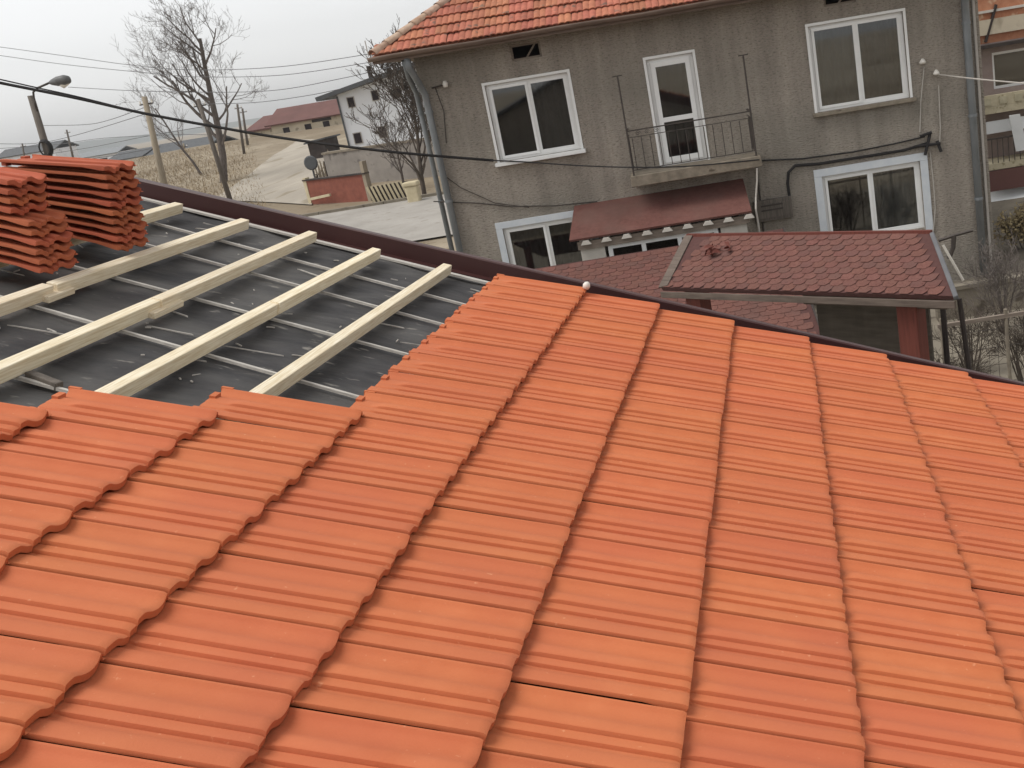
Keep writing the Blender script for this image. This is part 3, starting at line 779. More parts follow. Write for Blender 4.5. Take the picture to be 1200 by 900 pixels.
for s in (-1.32, -.69, 0): MB().box(s, s + .55 + .07, -1.035, -1.028, 1.25, 1.96).build('pane', GLASS, wf)

# ------------------------------------------------------------------ shingled lean-to and shelter in the yard
def shingle_roof(thing, O, X, Y_, wid, length, tw, ex, nrow_ind, name='shingle', tl=0.0, tr=None):
    """O lower-left corner, X along the eave, Y_ up the slope (unit vectors, parent's frame)"""
    X = Vector(X); Y_ = Vector(Y_); Z_ = X.cross(Y_).normalized(); O = Vector(O)
    MM = Matrix((X, Y_, Z_)).transposed().to_4x4()
    tr = wid if tr is None else tr
    base = MB().slab([O, O + X * wid, O + X * tr + Y_ * length, O + X * tl + Y_ * length], .05).build('roof_deck', SHING_B, thing)
    t = MB(); h = ex * 1.35
    prof = [(0.1, 0), (.0, .35 * ex), (0, h), (tw, h), (tw, .35 * ex), (tw - .1 * 1, 0)]
    prof = [(.035, 0), (.004, .45 * ex), (.004, h), (tw - .004, h), (tw - .004, .45 * ex), (tw - .035, 0)]
    def zz(y): return .012 - .009 * y / h
    for (x, y) in prof: t.v.append((x, y, zz(y)))
    for (x, y) in prof: t.v.append((x, y, zz(y) - .005))
    t.f.append((0, 5, 4, 3, 2, 1))
    for i in range(6): t.f.append((i, (i + 1) % 6, 6 + (i + 1) % 6, 6 + i))
    me = t.mesh(name, SHING); fix_normals(me)
    nr = int(length / ex); rest = MB(); ind = 0
    for r in range(nr):
        row = nr - 1 - r                       # from the top
        off = (tw / 2 if row % 2 else 0)
        nc = int((wid - off) / tw)
        for c in range(nc):
            P = O + X * (off + c * tw) + Y_ * (row * ex)
            f_ = (row + 1.2) * ex / length
            if off + c * tw < tl * f_ or off + (c + 1) * tw > wid + (tr - wid) * f_: continue
            if r < nrow_ind:
                o = inst(name, me, thing, (0, 0, 0))
                o.matrix_local = Matrix.Translation(P + Z_ * random.uniform(0, .004)) @ MM @ Matrix.Rotation(random.uniform(-.012, .012), 4, 'X')
            else:
                n0 = len(rest.v)
                for vv in me.vertices: rest.v.append(tuple(P + X * vv.co.x + Y_ * vv.co.y + Z_ * vv.co.z))
                for p in me.polygons: rest.f.append(tuple(n0 + q for q in p.vertices))
    if rest.v: tag(rest.build('farther_shingles', SHING, thing), kind='stuff')
    return MM
random.seed(9)
# lower lean-to, parallel to the house, running out from the porch
lean = empty('shingled_lean_to', (HO.x, HO.y, 0), YA)
tag(lean, 'low maroon shingled lean-to roof in front of the white porch', 'lean-to')
zt = fac(700, 303, 1.75)[1]
SLP = R_(14); LL = 4.6
sr = fac(945, 352, 4.2)[0]
topO = Vector((-3.6, -1.75, zt)); dn = Vector((0, -math.cos(SLP), -math.sin(SLP)))
lo_ = topO + dn * LL
shingle_roof(lean, lo_, (1, 0, 0), -dn, sr + 3.6, LL, .25, .155, 14)
MB().box(sr, sr + .03, -1.75 - LL * math.cos(SLP), -1.75, lo_.z - .2, lo_.z - .04).build('edge_board', DARKP, lean)
bb = MB().slab([Vector((sr, -1.75, zt + .03)), Vector((sr + .03, -1.75, zt + .03)), Vector((sr + .03, lo_.y, lo_.z + .03)), Vector((sr, lo_.y, lo_.z + .03))], .14); bb.build('edge_board', DARKP, lean)
for (s, y) in ((-3.4, lo_.y + .3), (-1.2, lo_.y + .3), (sr - .3, lo_.y + .3), (sr - .3, -2.2), (-3.4, -2.2)):
    MB().box(s - .07, s + .07, y - .07, y + .07, 0, lo_.z - .05 if y < -3 else zt - .2).build('post', REDWOOD, lean)
# upper shelter, turned to the house
zb_, zt_ = EYE - 2.75, EYE - 2.33
def atz(x, y, z):
    d = ray(x, y); t = (z - EYE) / d.z; return Vector((d.x * t, d.y * t, z))
BL, BR, TL_, TR = atz(775, 337, zb_), atz(1120, 347, zb_), atz(812, 274, zt_), atz(1086, 275, zt_)
X = (BR - BL); X.z = 0; wid = X.length; X.normalize()
up = Vector((-X.y, X.x, 0)); run = ((TL_ - BL).dot(up) + (TR - BL).dot(up)) / 2
Yv = (up * run + Vector((0, 0, zt_ - zb_))); sl_len = Yv.length; Yv.normalize()
sh = empty('garden_shelter', (BL.x, BL.y, 0), math.atan2(X.y, X.x))
tag(sh, 'open garden shelter with maroon shingle roof on dark red posts', 'shelter')
Yl = Vector((0, run, zt_ - zb_)).normalized()
sTL = (TL_ - BL).dot(X); sTR = (TR - BL).dot(X)
MMs = shingle_roof(sh, (0, 0, zb_), (1, 0, 0), Yl, wid, sl_len, .165, .108, 12, tl=sTL, tr=sTR)
Zl = Vector((1, 0, 0)).cross(Yl)
MB().bar(Vector((0, -.02, zb_ - .085)), Vector((wid, -.02, zb_ - .085)), .03, .075).build('fascia_board', DBOARD, sh, bevel=.004)
MB().bar(Vector((.03, 0, zb_ + .01)), Vector((.03 + sTL, 0, zb_ + .01)) + Yl * sl_len, .13, .02, up=Zl).build('rake_board', DBOARD, sh, bevel=.004)
MB().bar(Vector((wid + .02, -.03, zb_ - .01)), Vector((sTR + .02, -.03, zb_ - .01)) + Yl * sl_len, .05, .05, up=Zl).build('rake_trim', GREYW, sh, bevel=.01)
MB().bar(Vector((sTL, 0, zb_)) + Yl * sl_len, Vector((sTR, 0, zb_)) + Yl * sl_len, .05, .05).build('top_batten', REDWOOD, sh)
for (s, y) in ((wid - .66, .25), (.35, .25)):
    MB().box(s - .12, s + .12, y - .10, y + .10, 0, zb_ - .06 if y < 1 else zt_ - .12).build('post', REDWOOD, sh, bevel=.01)
MB().box(wid * .5, wid - .2, .18, .32, zb_ - .20, zb_ - .062).build('beam', DBOARD, sh)
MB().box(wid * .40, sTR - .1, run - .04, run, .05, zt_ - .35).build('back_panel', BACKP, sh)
for z in (.95, 1.35, 1.72): MB().box(wid * .54, wid - .79, .20, .24, z, z + .09).build('rail_board', REDWOOD, sh, bevel=.004)
# crumpled dead leaf bunch on the shelter roof
lf = MB(); random.seed(4)
P0 = Vector((BL.x, BL.y, 0)); rotM = Matrix.Rotation(math.atan2(X.y, X.x), 3, 'Z')
cpt = P0 + rotM @ (Vector((.45, 0, zb_ + .05)) + Yl * (sl_len * .62))
for i in range(16):
    c_ = cpt + Vector((random.uniform(-.14, .16), random.uniform(-.08, .08), random.uniform(-.03, .07)))
    a1 = Vector((random.gauss(0, 1), random.gauss(0, 1), random.gauss(0, .6))).normalized() * .07; a2 = a1.orthogonal().normalized() * .03
    lf.quad(c_ - a1, c_ - a2 + Vector((0, 0, .012)), c_ + a1, c_ + a2 + Vector((0, 0, .012)))
tag(lf.build('withered_leaves', REDWOOD), 'dark red withered leaf cluster caught at the left end of the shelter roof', 'leaves')
# ------------------------------------------------------------------ bare trees and shrubs
def grow(b_trunk, b_crown, base, height_, r0, seed, spread=.55, levels=5, lean_=Vector((0, 0, 0)), nmain=6, first=.28, twk=4, up=.12, minr=.006, shrink=1.0):
    rnd = random.Random(seed)
    def branch(p, d, length, r, lev, mb):
        n = 5 if lev < 2 else 4
        pts = [p.copy()]; rad = [r]; q = p.copy(); dd = d.copy()
        for i in range(n):
            wob = .06 if lev == 0 else .13
            dd = (dd + Vector((rnd.gauss(0, wob), rnd.gauss(0, wob), rnd.gauss(0, .08) + up))).normalized()
            q = q + dd * (length / n); pts.append(q.copy()); rad.append(max(r * (1 - .62 * (i + 1) / n), minr * .7))
        mb.tube(pts, rad, 6 if lev < 1 else (4 if lev < 3 else 3), caps=False)
        if lev >= levels: return
        kids = (nmain if lev == 0 else rnd.choice((3, 4, 4, 5) if lev < 3 else (2, 3, 3)))
        for k in range(kids):
            t = (first + (1 - first) * (k + rnd.random() * .7) / kids) if lev == 0 else rnd.uniform(.25, 1)
            i = min(int(t * n), n - 1); f = t * n - i
            pp = pts[i].lerp(pts[i + 1], min(f, 1))
            ax = (pts[i + 1] - pts[i]).normalized()
            o = ax.orthogonal().normalized(); o = (Matrix.Rotation(rnd.uniform(0, 6.28), 3, ax) @ o)
            ang = rnd.uniform(.35, .95) * spread / .55
            nd = (ax * math.cos(ang) + o * math.sin(ang)).normalized()
            rr = max((rad[i] * .62) * rnd.uniform(.6, .95), minr)
            branch(pp, nd, length * rnd.uniform(.46, .72) * (1 if lev else .95 * shrink * (1.15 - .6 * t)), rr, lev + 1, b_crown)
    branch(Vector(base), (Vector((0, 0, 1)) + lean_).normalized(), height_, r0, 0, b_trunk)
def bare_tree(name, base, h, r, seed, label, cat, m1=BARK, m2=TWIG, group=None, **k):
    e = empty(name, base); t, c = MB(), MB()
    grow(t, c, (0, 0, 0), h, r, seed, **k)
    t.build('trunk', m1, e, smooth=True); c.build('crown', m2, e)
    tag(e, label, cat, group)
    return e
tb_ = on_ground(262, 214); tb_.z -= .1
bare_tree('bare_tree', tb_, 9.2, .27, 14, 'tall leafless tree with spreading branches standing beside the sandy track', 'tree', spread=.62, levels=5, nmain=15, first=.25, minr=.009, lean_=Vector((.16, 0, 0)), shrink=.82)
p = on_ground(236, 205)
bare_tree('bare_sapling', p, 5.5, .10, 5, 'slender leaning leafless sapling just left of the tall bare tree', 'tree', lean_=Vector((-.3, 0, 0)), levels=4, nmain=6, minr=.01)
# bush by the left corner of the house, in front of the white house
p = on_ground(498, 231)
bare_tree('dark_shrub_tree', p, 4.6, .12, 8, 'dark leafless bushy tree between the white house and the grey house corner', 'tree', TWIGD, TWIGD, levels=5, nmain=16, first=.05, spread=.5, minr=.014)
p = on_ground(474, 224); 
bare_tree('bare_tree', p, 2.6, .08, 23, 'bare bush with pale twigs against the white house wall', 'tree', TWIG, TWIG, levels=4, nmain=8, first=.15, minr=.010)
# yard shrubs at the right edge
def shrub(name, x, y, Y, h, seed, label, m, leaves=0, n=7, group=None, spr=.35):
    p = at(x, y, Y); p.z = .03
    e = empty(name, p); c = MB(); rnd = random.Random(seed)
    for i in range(n):
        a = rnd.uniform(0, 6.28); l = Vector((math.cos(a), math.sin(a), 0)) * rnd.uniform(.05, spr)
        t = MB(); grow(t, c, l * .25, h * rnd.uniform(.7, 1.1), .014, seed * 31 + i, lean_=l, levels=3, nmain=5, first=.2, minr=.004, up=.05)
        c.v_off = 0
        n0 = len(c.v); c.v += t.v; c.f += [tuple(n0 + q for q in f) for f in t.f]
    c.build('stems', m, e)
    if leaves:
        lv = MB(); vs = c.v
        for i in range(leaves):
            q = Vector(rnd.choice(vs))
            if q.z < h * .25: continue
            a1 = Vector((rnd.gauss(0, 1), rnd.gauss(0, 1), rnd.gauss(0, 1))).normalized() * rnd.uniform(.03, .06); a2 = a1.orthogonal().normalized() * .025
            q = q + Vector((rnd.gauss(0, .05), rnd.gauss(0, .05), rnd.gauss(0, .05)))
            lv.quad(q - a1, q - a2, q + a1, q + a2)
        lv.build('foliage', DRYLEAF, e)
    return tag(e, label, 'shrub', group)
shrub('bare_shrub', 1135, 400, 15.5, .85, 3, 'thin grey leafless shrub beside the right end of the shelter', TWIGD)
shrub('bare_shrub', 1176, 380, 17.5, 1.15, 6, 'branching leafless shrub under the right corner of the grey house', TWIG, n=9)
shrub('bare_shrub', 1200, 410, 14.5, 1.0, 12, 'tangled leafless shrub at the right edge above the verge flashing', TWIGD, n=9)
shrub('dry_leaved_bush', 1204, 330, 23.5, .75, 9, 'tan dry leaved bush at the right edge below the balconies', TWIG, leaves=1800, n=10, spr=.6)
shrub('bare_shrub', 1112, 420, 13.6, .75, 17, 'low dark leafless shrub right behind the dark red shelter post', TWIGD, n=8)

# ------------------------------------------------------------------ yard things near the shelter
def leanpole(x0, y0, x1, y1, Y, r, m, label, name='garden_pole', cat='pole'):
    a = at(x0, y0, Y); c = at(x1, y1, Y + .25)
    o = MB().tube([a, a.lerp(c, .5) + Vector((.01, 0, 0)), c], r, 7).build(name, m)
    return tag(o, label, cat)
def yard_pole(x, ytop, Y, r, m, label, tilt=(0, 0)):
    a = at(x, ytop, Y); o = MB().tube([(a.x + tilt[0], a.y + tilt[1], .03), a], [r * 1.1, r], 7).build('garden_post', m)
    return tag(o, label, 'post')
yard_pole(1104, 352, 12.4, .035, DARKP, 'dark wooden post just right of the shelter roof corner')
yard_pole(1124, 350, 12.0, .03, DARKP, 'thin dark post leaning below the right corner of the shelter roof', (.12, 0))
lb = at(1105, 287, 12.2)
o = MB().bar(lb, lb + Vector((.18, -.1, -.42)), .03, .02).build('white_batten', OFFWH); 
tag(o, 'short white batten propped against the right edge of the shelter roof', 'batten')
o = MB().tube([at(1100, 282, 12.6), at(1118, 276, 12.6), at(1140, 270, 12.6)], .02, 6).tube([at(1118, 276, 12.6), at(1117, 290, 12.6), at(1112, 303, 12.6)], .028, 6).build('bent_iron_bracket', IRON)
tag(o, 'dark iron bracket sticking out beyond the shelter roof corner', 'bracket')
# yard fence wall at the lower right
p0, p1 = at(1100, 378, 18.6), at(1230, 352, 20.0)
zw = .55
wl = empty('yard_wall', (p0.x, p0.y, 0)); dv = (p1 - p0); dv.z = 0; L_ = dv.length
wl.rotation_euler = (0, 0, YA)
MB().box(0, L_ + 3, 0, .18, 0, zw).build('wall', PAVE, wl); MB().box(-.03, L_ + 3.03, -.03, .21, zw + .002, zw + .07).build('coping', PAVE, wl)
tag(wl, 'low pale concrete yard wall behind the shrubs at right', 'wall')
fy = at(1150, 400, 13.9)
fn = empty('wire_fence', (fy.x - .5, fy.y, 0), R_(4))
tag(fn, 'dark wire garden fence with pale posts at the lower right', 'fence')
fm = MB()
for i in range(30): fm.tube([(i * .12, 0, .05), (i * .12, 0, 1.25)], .004, 3)
for z in (.15, .4, .65, .9, 1.15): fm.tube([(-.05, 0, z), (3.6, 0, z)], .004, 3)
tag(fm.build('mesh', IRON, fn), kind='stuff')
for i in range(5): MB().tube([(i * .85, .0, 0), (i * .85, .0, 1.4)], .025, 6).build('post', CONC, fn)
MB().bar((-.05, 0, 1.3), (3.5, 0, 1.33), .05, .05).build('top_rail', BOARD, fn)
sp = at(1180, 300, 26); 
st = MB(); random.seed(2)
# pale boulder heap behind the house corner
def boulder(x, y, Y, r, seed, label):
    p = at(x, y, Y); b_ = MB(); k = 10
    for i in range(7):
        a = math.pi * i / 6
        for j in range(k):
            c_ = 2 * math.pi * j / k; d_ = Vector((math.sin(a) * math.cos(c_), math.sin(a) * math.sin(c_), math.cos(a)))
            rr = r * (1 + .35 * noise.noise(d_ * 1.7 + Vector((seed, 0, 0))))
            b_.v.append(tuple(Vector((p.x, p.y, p.z)) + Vector((d_.x * rr * 1.3, d_.y * rr, d_.z * rr * .8))))
    for i in range(6):
        for j in range(k): b_.f.append((i * k + j, i * k + (j + 1) % k, (i + 1) * k + (j + 1) % k, (i + 1) * k + j))
    return tag(b_.build('boulder', STONE), label, 'boulder')
p = at(1182, 296, 27)
bw = MB().box(p.x - .9, p.x + 3.5, p.y, p.y + .4, 0, p.z + .15).build('stone_wall', STONE, bevel=.04)
tag(bw, 'pale rough stone wall low down beside the right house corner', 'wall')

# ------------------------------------------------------------------ balcony house beyond the right corner
BY = 31.0
bh_o = at(1146, 200, BY)
bh = empty('balcony_house', (bh_o.x - .3, BY, 0), YA)
tag(bh, 'pinkish house with two balconies at the right edge beyond the grey house', 'house')
def bl(x, y):  # local coords on its front
    d = ray(x, y); n_ = NV; t = (bh_o.x - .3) * n_.x + BY * n_.y
    P = d * (t / d.dot(n_)) - Vector((bh_o.x - .3, BY, 0)); return P.dot(FV), P.z + EYE
def bz(y): return bl(1175, y)[1]
Wd = 7.0
ops = [(bl(1163, 75)[0], bl(1163, 75)[0] + 1.35, bz(103), bz(60))]
b = wall_open(0, Wd, 0, bz(48), ops, .2); b.build('wall', MAUVE, bh)
MB().box(0, Wd, .25, 5, 0, bz(48) - .02).build('core', DARKIN, bh)
MB().box(.1, Wd, .02, .26, bz(48) + .003, bz(-30)).build('brick_gable', BRICKP, bh)
for (za, zb2, m) in ((12, 9, OFFWH), (38, 20, BARNW)):
    MB().box(.35, Wd, -.06, .016, bz(za), bz(zb2)).build('band', m, bh)
MB().bar((.75, -.03, bz(46)), (1.1, -.03, bz(4)), .1, .06).build('timber', DARKP, bh)
MB().box(-.05, Wd, -.5, .0, bz(53), bz(49)).build('lintel', DARKP, bh)
a0, a1, z0, z1 = ops[0]
wf = MB().box(a0, a1, .08, .14, z1 - .07, z1).box(a0, a1, .08, .14, z0, z0 + .07).box(a0, a0 + .07, .08, .14, z0 + .07, z1 - .07).box(a1 - .07, a1, .08, .14, z0 + .07, z1 - .07).build('window', PVC, bh)
MB().box(a0 + .07, a1 - .07, .10, .11, z0 + .07, z1 - .07).build('pane', GLASS, wf)
# upper balcony with ornamental parapet
MB().box(.15, Wd, -1.0, -.01, bz(127), bz(119)).build('balcony_slab', CREAM, bh)
pr_ = MB().box(.15, Wd, -1.0, -.9, bz(119) + .003, bz(106)).build('parapet', CREAM, bh)
for i in range(14): MB().box(.3 + i * .42, .5 + i * .42, -1.03, -1.003, bz(117), bz(109)).build('ornament_block', STONE, pr_)
MB().box(0, .28, -1.05, -.05, bz(130), bz(92)).build('pier', CREAM, bh)
# lower balcony with dark railing
MB().box(.15, Wd, -1.2, -.01, bz(190), bz(183)).build('balcony_slab', CREAM, bh)
rr_ = MB().bar((.2, -1.15, bz(155)), (Wd, -1.15, bz(155)), .05, .04).build('railing', IRON, bh)
bm2 = MB().tube([(0, 0, 0), (0, 0, bz(155) - bz(183))], .014, 4).mesh('baluster', IRON)
for i in range(40): inst('baluster', bm2, rr_, (.25 + i * .15, -1.15, bz(183)))
MB().box(.3, Wd, -.9, -.86, bz(150), bz(136)).build('washing_cloth', PANELW, bh)
MB().box(.1, Wd, -1.22, -1.18, bz(214), bz(191)).build('balcony_apron', BARNR, bh)
q0, q1 = bl(1168, 132), bl(1180, 172)
o = MB(); o.slab([(q0[0] - .06, -1.25, q0[1]), (q0[0] + .22, -1.28, q0[1]), (q1[0] + .16, -1.22, q1[1]), (q1[0] - .14, -1.2, q1[1])], .03)
ob = o.build('white_board', PANELW); ob.matrix_world = Matrix.Translation((bh_o.x - .3, BY, 0)) @ Matrix.Rotation(YA, 4, 'Z')
tag(ob, 'narrow white board leaning on the lower balcony railing at the right edge', 'board')
MB().slab([(.2, -1.6, bz(232)), (Wd, -1.6, bz(222)), (Wd, -.2, bz(222) + .5), (.2, -.2, bz(232) + .5)], .06).build('canopy', PANELW, bh)
MB().box(0, Wd, -1.35, -.3, 0, bz(268)).build('lower_terrace', STONE, bh)

# ------------------------------------------------------------------ white house and walls across the street
WY = 75.0
p_bl = at(413, 186, WY); p_tl = at(395, 113, WY)
wh = empty('white_house', (p_tl.x, WY, height(p_tl.x, WY)), R_(8))
tag(wh, 'white two storey house with dark flat roof edge across the street', 'house')
g0 = height(p_tl.x, WY)
def wloc(x, y):
    P = at(x, y, WY) ; return P.x - p_tl.x, P.z - g0
H1 = p_tl.z - g0
MB().box(0, 14, 0, 9, -.6, H1).build('wall', WHITEW, wh)
b = MB(); e = .9
b.slab([(-1.3, -e, H1 + .15), (14.5, -e, H1 + 2.9), (14.5, 9.5, H1 + 2.9), (-1.3, 9.5, H1 + .15)], .28); b.build('roof', GREYR, wh)
b = MB(); b.v = [(0, 0, H1), (14, 0, H1), (14, 0, H1 + 2.4), (0, 0, H1 + .1), (0, 9, H1), (14, 9, H1), (14, 9, H1 + 2.4), (0, 9, H1 + .1)]
b.f = [(0, 1, 2, 3), (7, 6, 5, 4), (1, 5, 6, 2), (4, 0, 3, 7), (3, 2, 6, 7)]; b.build('upper_wall', WHITEW, wh)
for (x, y, w_, h_) in ((411, 120, .55, .75), (438, 112, .55, .75), (463, 108, .6, .8), (419, 162, .6, .8), (447, 155, .65, .85)):
    s, z = wloc(x, y)
    f = MB().box(s - w_ / 2, s + w_ / 2, -.05, -.012, z - h_ / 2, z + h_ / 2).build('window', MATS['pale_wire'], wh)
    MB().box(s - w_ / 2 + .06, s + w_ / 2 - .06, -.07, -.051, z - h_ / 2 + .06, z + h_ / 2 - .06).build('pane', DARKIN, f)
MB().tube([(.0, -.1, H1), (.02, -.1, 0)], .07, 6).build('downpipe', GREYR, wh)
s, z = wloc(425, 88); MB().tube([(s, 2, z - .6), (s, 2, z + .6)], .16, 8).build('flue', DARKP, wh)
# grey retaining wall
pa, pb = on_ground(388, 220), on_ground(500, 208)
rw = empty('retaining_wall', (pa.x, pa.y, pa.z)); dv = pb - pa; L_ = math.hypot(dv.x, dv.y)
rw.rotation_euler = (0, 0, math.atan2(dv.y, dv.x))
MB().box(0, L_ + 10, 0, .4, -1.2, 1.75).build('wall', RETW, rw); MB().box(-.05, L_ + 10, -.05, .45, 1.752, 1.86).build('coping', CONC, rw)
tag(rw, 'grey plastered retaining wall in front of the white house', 'wall')
# red brick panel wall with plank
pa, pb = on_ground(364, 240), on_ground(434, 236)
rb = empty('red_wall', (pa.x, pa.y, pa.z), math.atan2(pb.y - pa.y, pb.x - pa.x)); L_ = (pb - pa).length
MB().box(0, L_, 0, .2, -.6, 1.15).build('wall', BRICKR, rb); MB().box(-.08, .12, -.03, .23, -.6, 1.3).build('pier', YELW, rb); MB().box(L_ - .1, L_ + .1, -.03, .23, -.6, 1.75).build('pier', POLEW, rb)
MB().box(-.1, L_ + .1, -.06, .26, 1.152, 1.22).build('coping', DARKP, rb)
tag(rb, 'low red wall beside the street below the white house', 'wall')
o = MB().bar((0, 0, 0), (1.55, 0, .12), .1, .12).build('yellow_plank', YELW, loc=(pa.x + .15, pa.y - .35, pa.z + .28)); o.rotation_euler = (0, 0, math.atan2(pb.y - pa.y, pb.x - pa.x))
tag(o, 'pale yellow plank leaning along the foot of the red wall', 'plank')
# striped picket barrier
pa, pb = on_ground(438, 242), on_ground(482, 234)
ft = empty('striped_barrier', (pa.x, pa.y, pa.z), math.atan2(pb.y - pa.y, pb.x - pa.x)); L_ = (pb - pa).length
tag(ft, 'barrier of slanted cream and dark slats beside the street', 'barrier')
MB().box(0, L_, .03, .08, .05, .85).build('dark_panel', DARKP, ft)
for i in range(9): MB().bar((i * L_ / 9 + .12, 0, .05), (i * L_ / 9 - .10, 0, .88), .10, .05, up=(0, 1, 0)).build('slat', YELW, ft)
p = on_ground(487, 238)
o = MB().box(-.28, .28, -.2, .2, 0, .75).box(-.34, .34, -.26, .26, .752, .95).build('concrete_bollard', YELW, loc=p, bevel=.06); tag(o, 'squat cream concrete block at the right end of the striped barrier', 'bollard')
# picket fence climbing beside the track
pa, pb = on_ground(372, 228), on_ground(392, 200)
pf_ = empty('picket_fence', (pa.x, pa.y, pa.z)); tag(pf_, 'rough grey picket fence climbing beside the sandy track', 'fence')
pk = MB().box(-.04, .04, -.02, .02, -.2, 1.15).poly([(-.04, -.02, 1.15), (.04, -.02, 1.15), (0, 0, 1.28)]).mesh('picket', POLEW)
pk2 = MB().box(-.05, .05, -.02, .02, -.2, 1.0).mesh('picket', DARKP)
for i in range(22):
    t = i / 21; q = pa.lerp(pb, t); q.z = height(q.x, q.y)
    inst('picket', pk if i % 3 else pk2, pf_, q - pa, (random.uniform(-.06, .06), random.uniform(-.08, .08), .6), (1, 1, random.uniform(.8, 1.15)))
MB().bar((0, 0, .8), (pb - pa) + Vector((0, 0, .8)), .05, .06).build('rail', POLEW, pf_)
# round mirror on a post
p = on_ground(376, 236)
mr = empty('traffic_mirror', p); tag(mr, 'round grey traffic mirror on a thin post beside the track', 'mirror')
hm_ = at(370, 190, p.y).z - p.z
MB().tube([(0, 0, -.2), (0, 0, hm_)], .04, 6).build('post', GREYR, mr)
MB().tube([(0, .05, hm_), (0, 0, hm_), (0, -.05, hm_)], [.3, .36, .30], 16).build('disc', GREYR, mr, smooth=False)
# barn
BYd = 112.0
p0 = at(318, 150, BYd); p1 = at(397, 150, BYd); g0 = height(p0.x, BYd)
bn = empty('long_barn', (p0.x, BYd, g0 - .3), R_(3)); tag(bn, 'long cream barn with dark red roof at the top of the sandy track', 'barn')
zt2 = at(350, 140, BYd).z - g0 + .3; zr = at(350, 123, BYd).z - g0 + .3; L_ = p1.x - p0.x + 4
MB().box(0, L_, 0, 8, -1, zt2).build('wall', BARNW, bn)
b = MB(); b.slab([(-.5, -.5, zt2 - .1), (L_ + .5, -.5, zt2 - .1), (L_ + .5, 4, zr), (-.5, 4, zr)], .15); b.slab([(-.5, 4.003, zr), (L_ + .5, 4.003, zr), (L_ + .5, 8.5, zt2 - .1), (-.5, 8.5, zt2 - .1)], .15); b.build('roof', BARNR, bn)
for s in (1.2, 3.6, 5.6): MB().box(s, s + .7, -.04, -.003, zt2 - 1.5, zt2 - .6).build('window', DARKIN, bn)
MB().box(4.5, 6.6, -.06, -.003, zt2 - .55, zt2 - .2).build('dark_opening', DARKP, bn)
p0 = at(290, 150, 118); g0 = height(p0.x, 118)
sh2 = empty('low_shed', (p0.x, 118, g0)); tag(sh2, 'low shed with dark red roof left of the long barn behind the bare tree', 'shed')
z2 = at(300, 152, 118).z - g0
MB().box(0, 5, 0, 5, -1, z2).build('wall', BARNW, sh2); MB().slab([(-.4, -.4, z2), (5.4, -.4, z2), (5.4, 5.4, z2 + 1.3), (-.4, 5.4, z2 + 1.3)], .2).build('roof', BARNR, sh2)
# stable sized dark outbuilding and parked shapes beside the white house
p0 = at(392, 184, 78); g0 = height(p0.x, 78)
o = empty('dark_lean_to', (p0.x + .2, 73.5, g0)); tag(o, 'small dark lean-to against the left side of the white house', 'shed')
MB().box(0, 1.2, 0, 2.5, -1.2, 1.1).build('wall', DARKP, o); MB().slab([(-.2, -.2, 1.02), (1.4, -.2, 1.2), (1.4, 2.7, 1.2), (-.2, 2.7, 1.02)], .1).build('roof', GREYR, o)

# far rooftops on the left horizon
def farhouse(x, y, Y, w_, h_, label, mw, mr_, roofh=1.6):
    p = at(x, y, Y); e = empty('far_house', (p.x, Y, p.z - h_)); 
    MB().box(-w_ / 2, w_ / 2, 0, 8, -6, h_).build('wall', mw, e)
    b = MB(); b.slab([(-w_ / 2 - .5, -.5, h_), (w_ / 2 + .5, -.5, h_), (w_ / 2 + .5, 4, h_ + roofh), (-w_ / 2 - .5, 4, h_ + roofh)], .2); b.slab([(-w_ / 2 - .5, 4.01, h_ + roofh), (w_ / 2 + .5, 4.01, h_ + roofh), (w_ / 2 + .5, 8.5, h_), (-w_ / 2 - .5, 8.5, h_)], .2); b.build('roof', mr_, e)
    for i in range(3): MB().box(-w_ / 2 + (i + .3) * w_ / 3, -w_ / 2 + (i + .6) * w_ / 3, -.04, -.003, h_ - 2.0, h_ - .9).build('window', DARKIN, e)
    return tag(e, label, 'house', 'far houses on the left skyline')
farhouse(30, 180, 230, 14, 4, 'far dark roofed house left of the street lamp pole', WHITEW, GREYR)
farhouse(146, 186, 150, 5, 3, 'small dark roofed house right behind the far tile stack', WHITEW, GREYR, 1.0)
farhouse(210, 176, 150, 9, 3, 'low grey roofed house left of the tall bare tree', MAUVE, GREYR, 1.2)
farhouse(90, 186, 260, 22, 3, 'wide pale warehouse on the skyline right of the street lamp', WHITEW, MATS['zinc_pipe'], 1.2)
farhouse(186, 182, 175, 7, 3, 'pale gabled house behind the front utility pole', BARNW, BARNR, 1.2)

# ------------------------------------------------------------------ street lamp, poles, wires
LYd = 38.0
p_top = at(36, 112, LYd); p_bot = at(58, 186, LYd)
dirn = (p_bot - p_top); fac_ = (p_top.z - height(p_bot.x, LYd)) / (p_top.z - p_bot.z); foot = p_top + dirn * fac_
lp = empty('street_lamp', foot); tag(lp, 'street lamp on an old dark pole rising behind the tile stacks', 'street lamp')
T = p_top - foot
MB().tube([(0, 0, -.3), T * .5, T], [.17, .14, .115], 10).build('pole', POLEC, lp, smooth=True)
a0 = at(40, 118, LYd) - foot; a1 = at(39, 108, LYd) - foot; a2 = at(58, 97, LYd) - foot; hd_ = at(82, 93, LYd) - foot
arm0 = at(44, 130, LYd - .1) - foot
MB().tube([arm0, a0, a1, a1.lerp(a2, .3) + Vector((0, 0, .05)), a2], .038, 8).build('arm', IRON, lp, smooth=True)
dd = hd_ - a2
hp = [a2, a2 + dd * .12, a2 + dd * .4, a2 + dd * .75, a2 + dd * .95, a2 + dd]
hb = MB().tube(hp, [.05, .10, .17, .19, .13, .04], 12)
hbo = hb.build('lamp_head', LAMPM, lp, smooth=True)
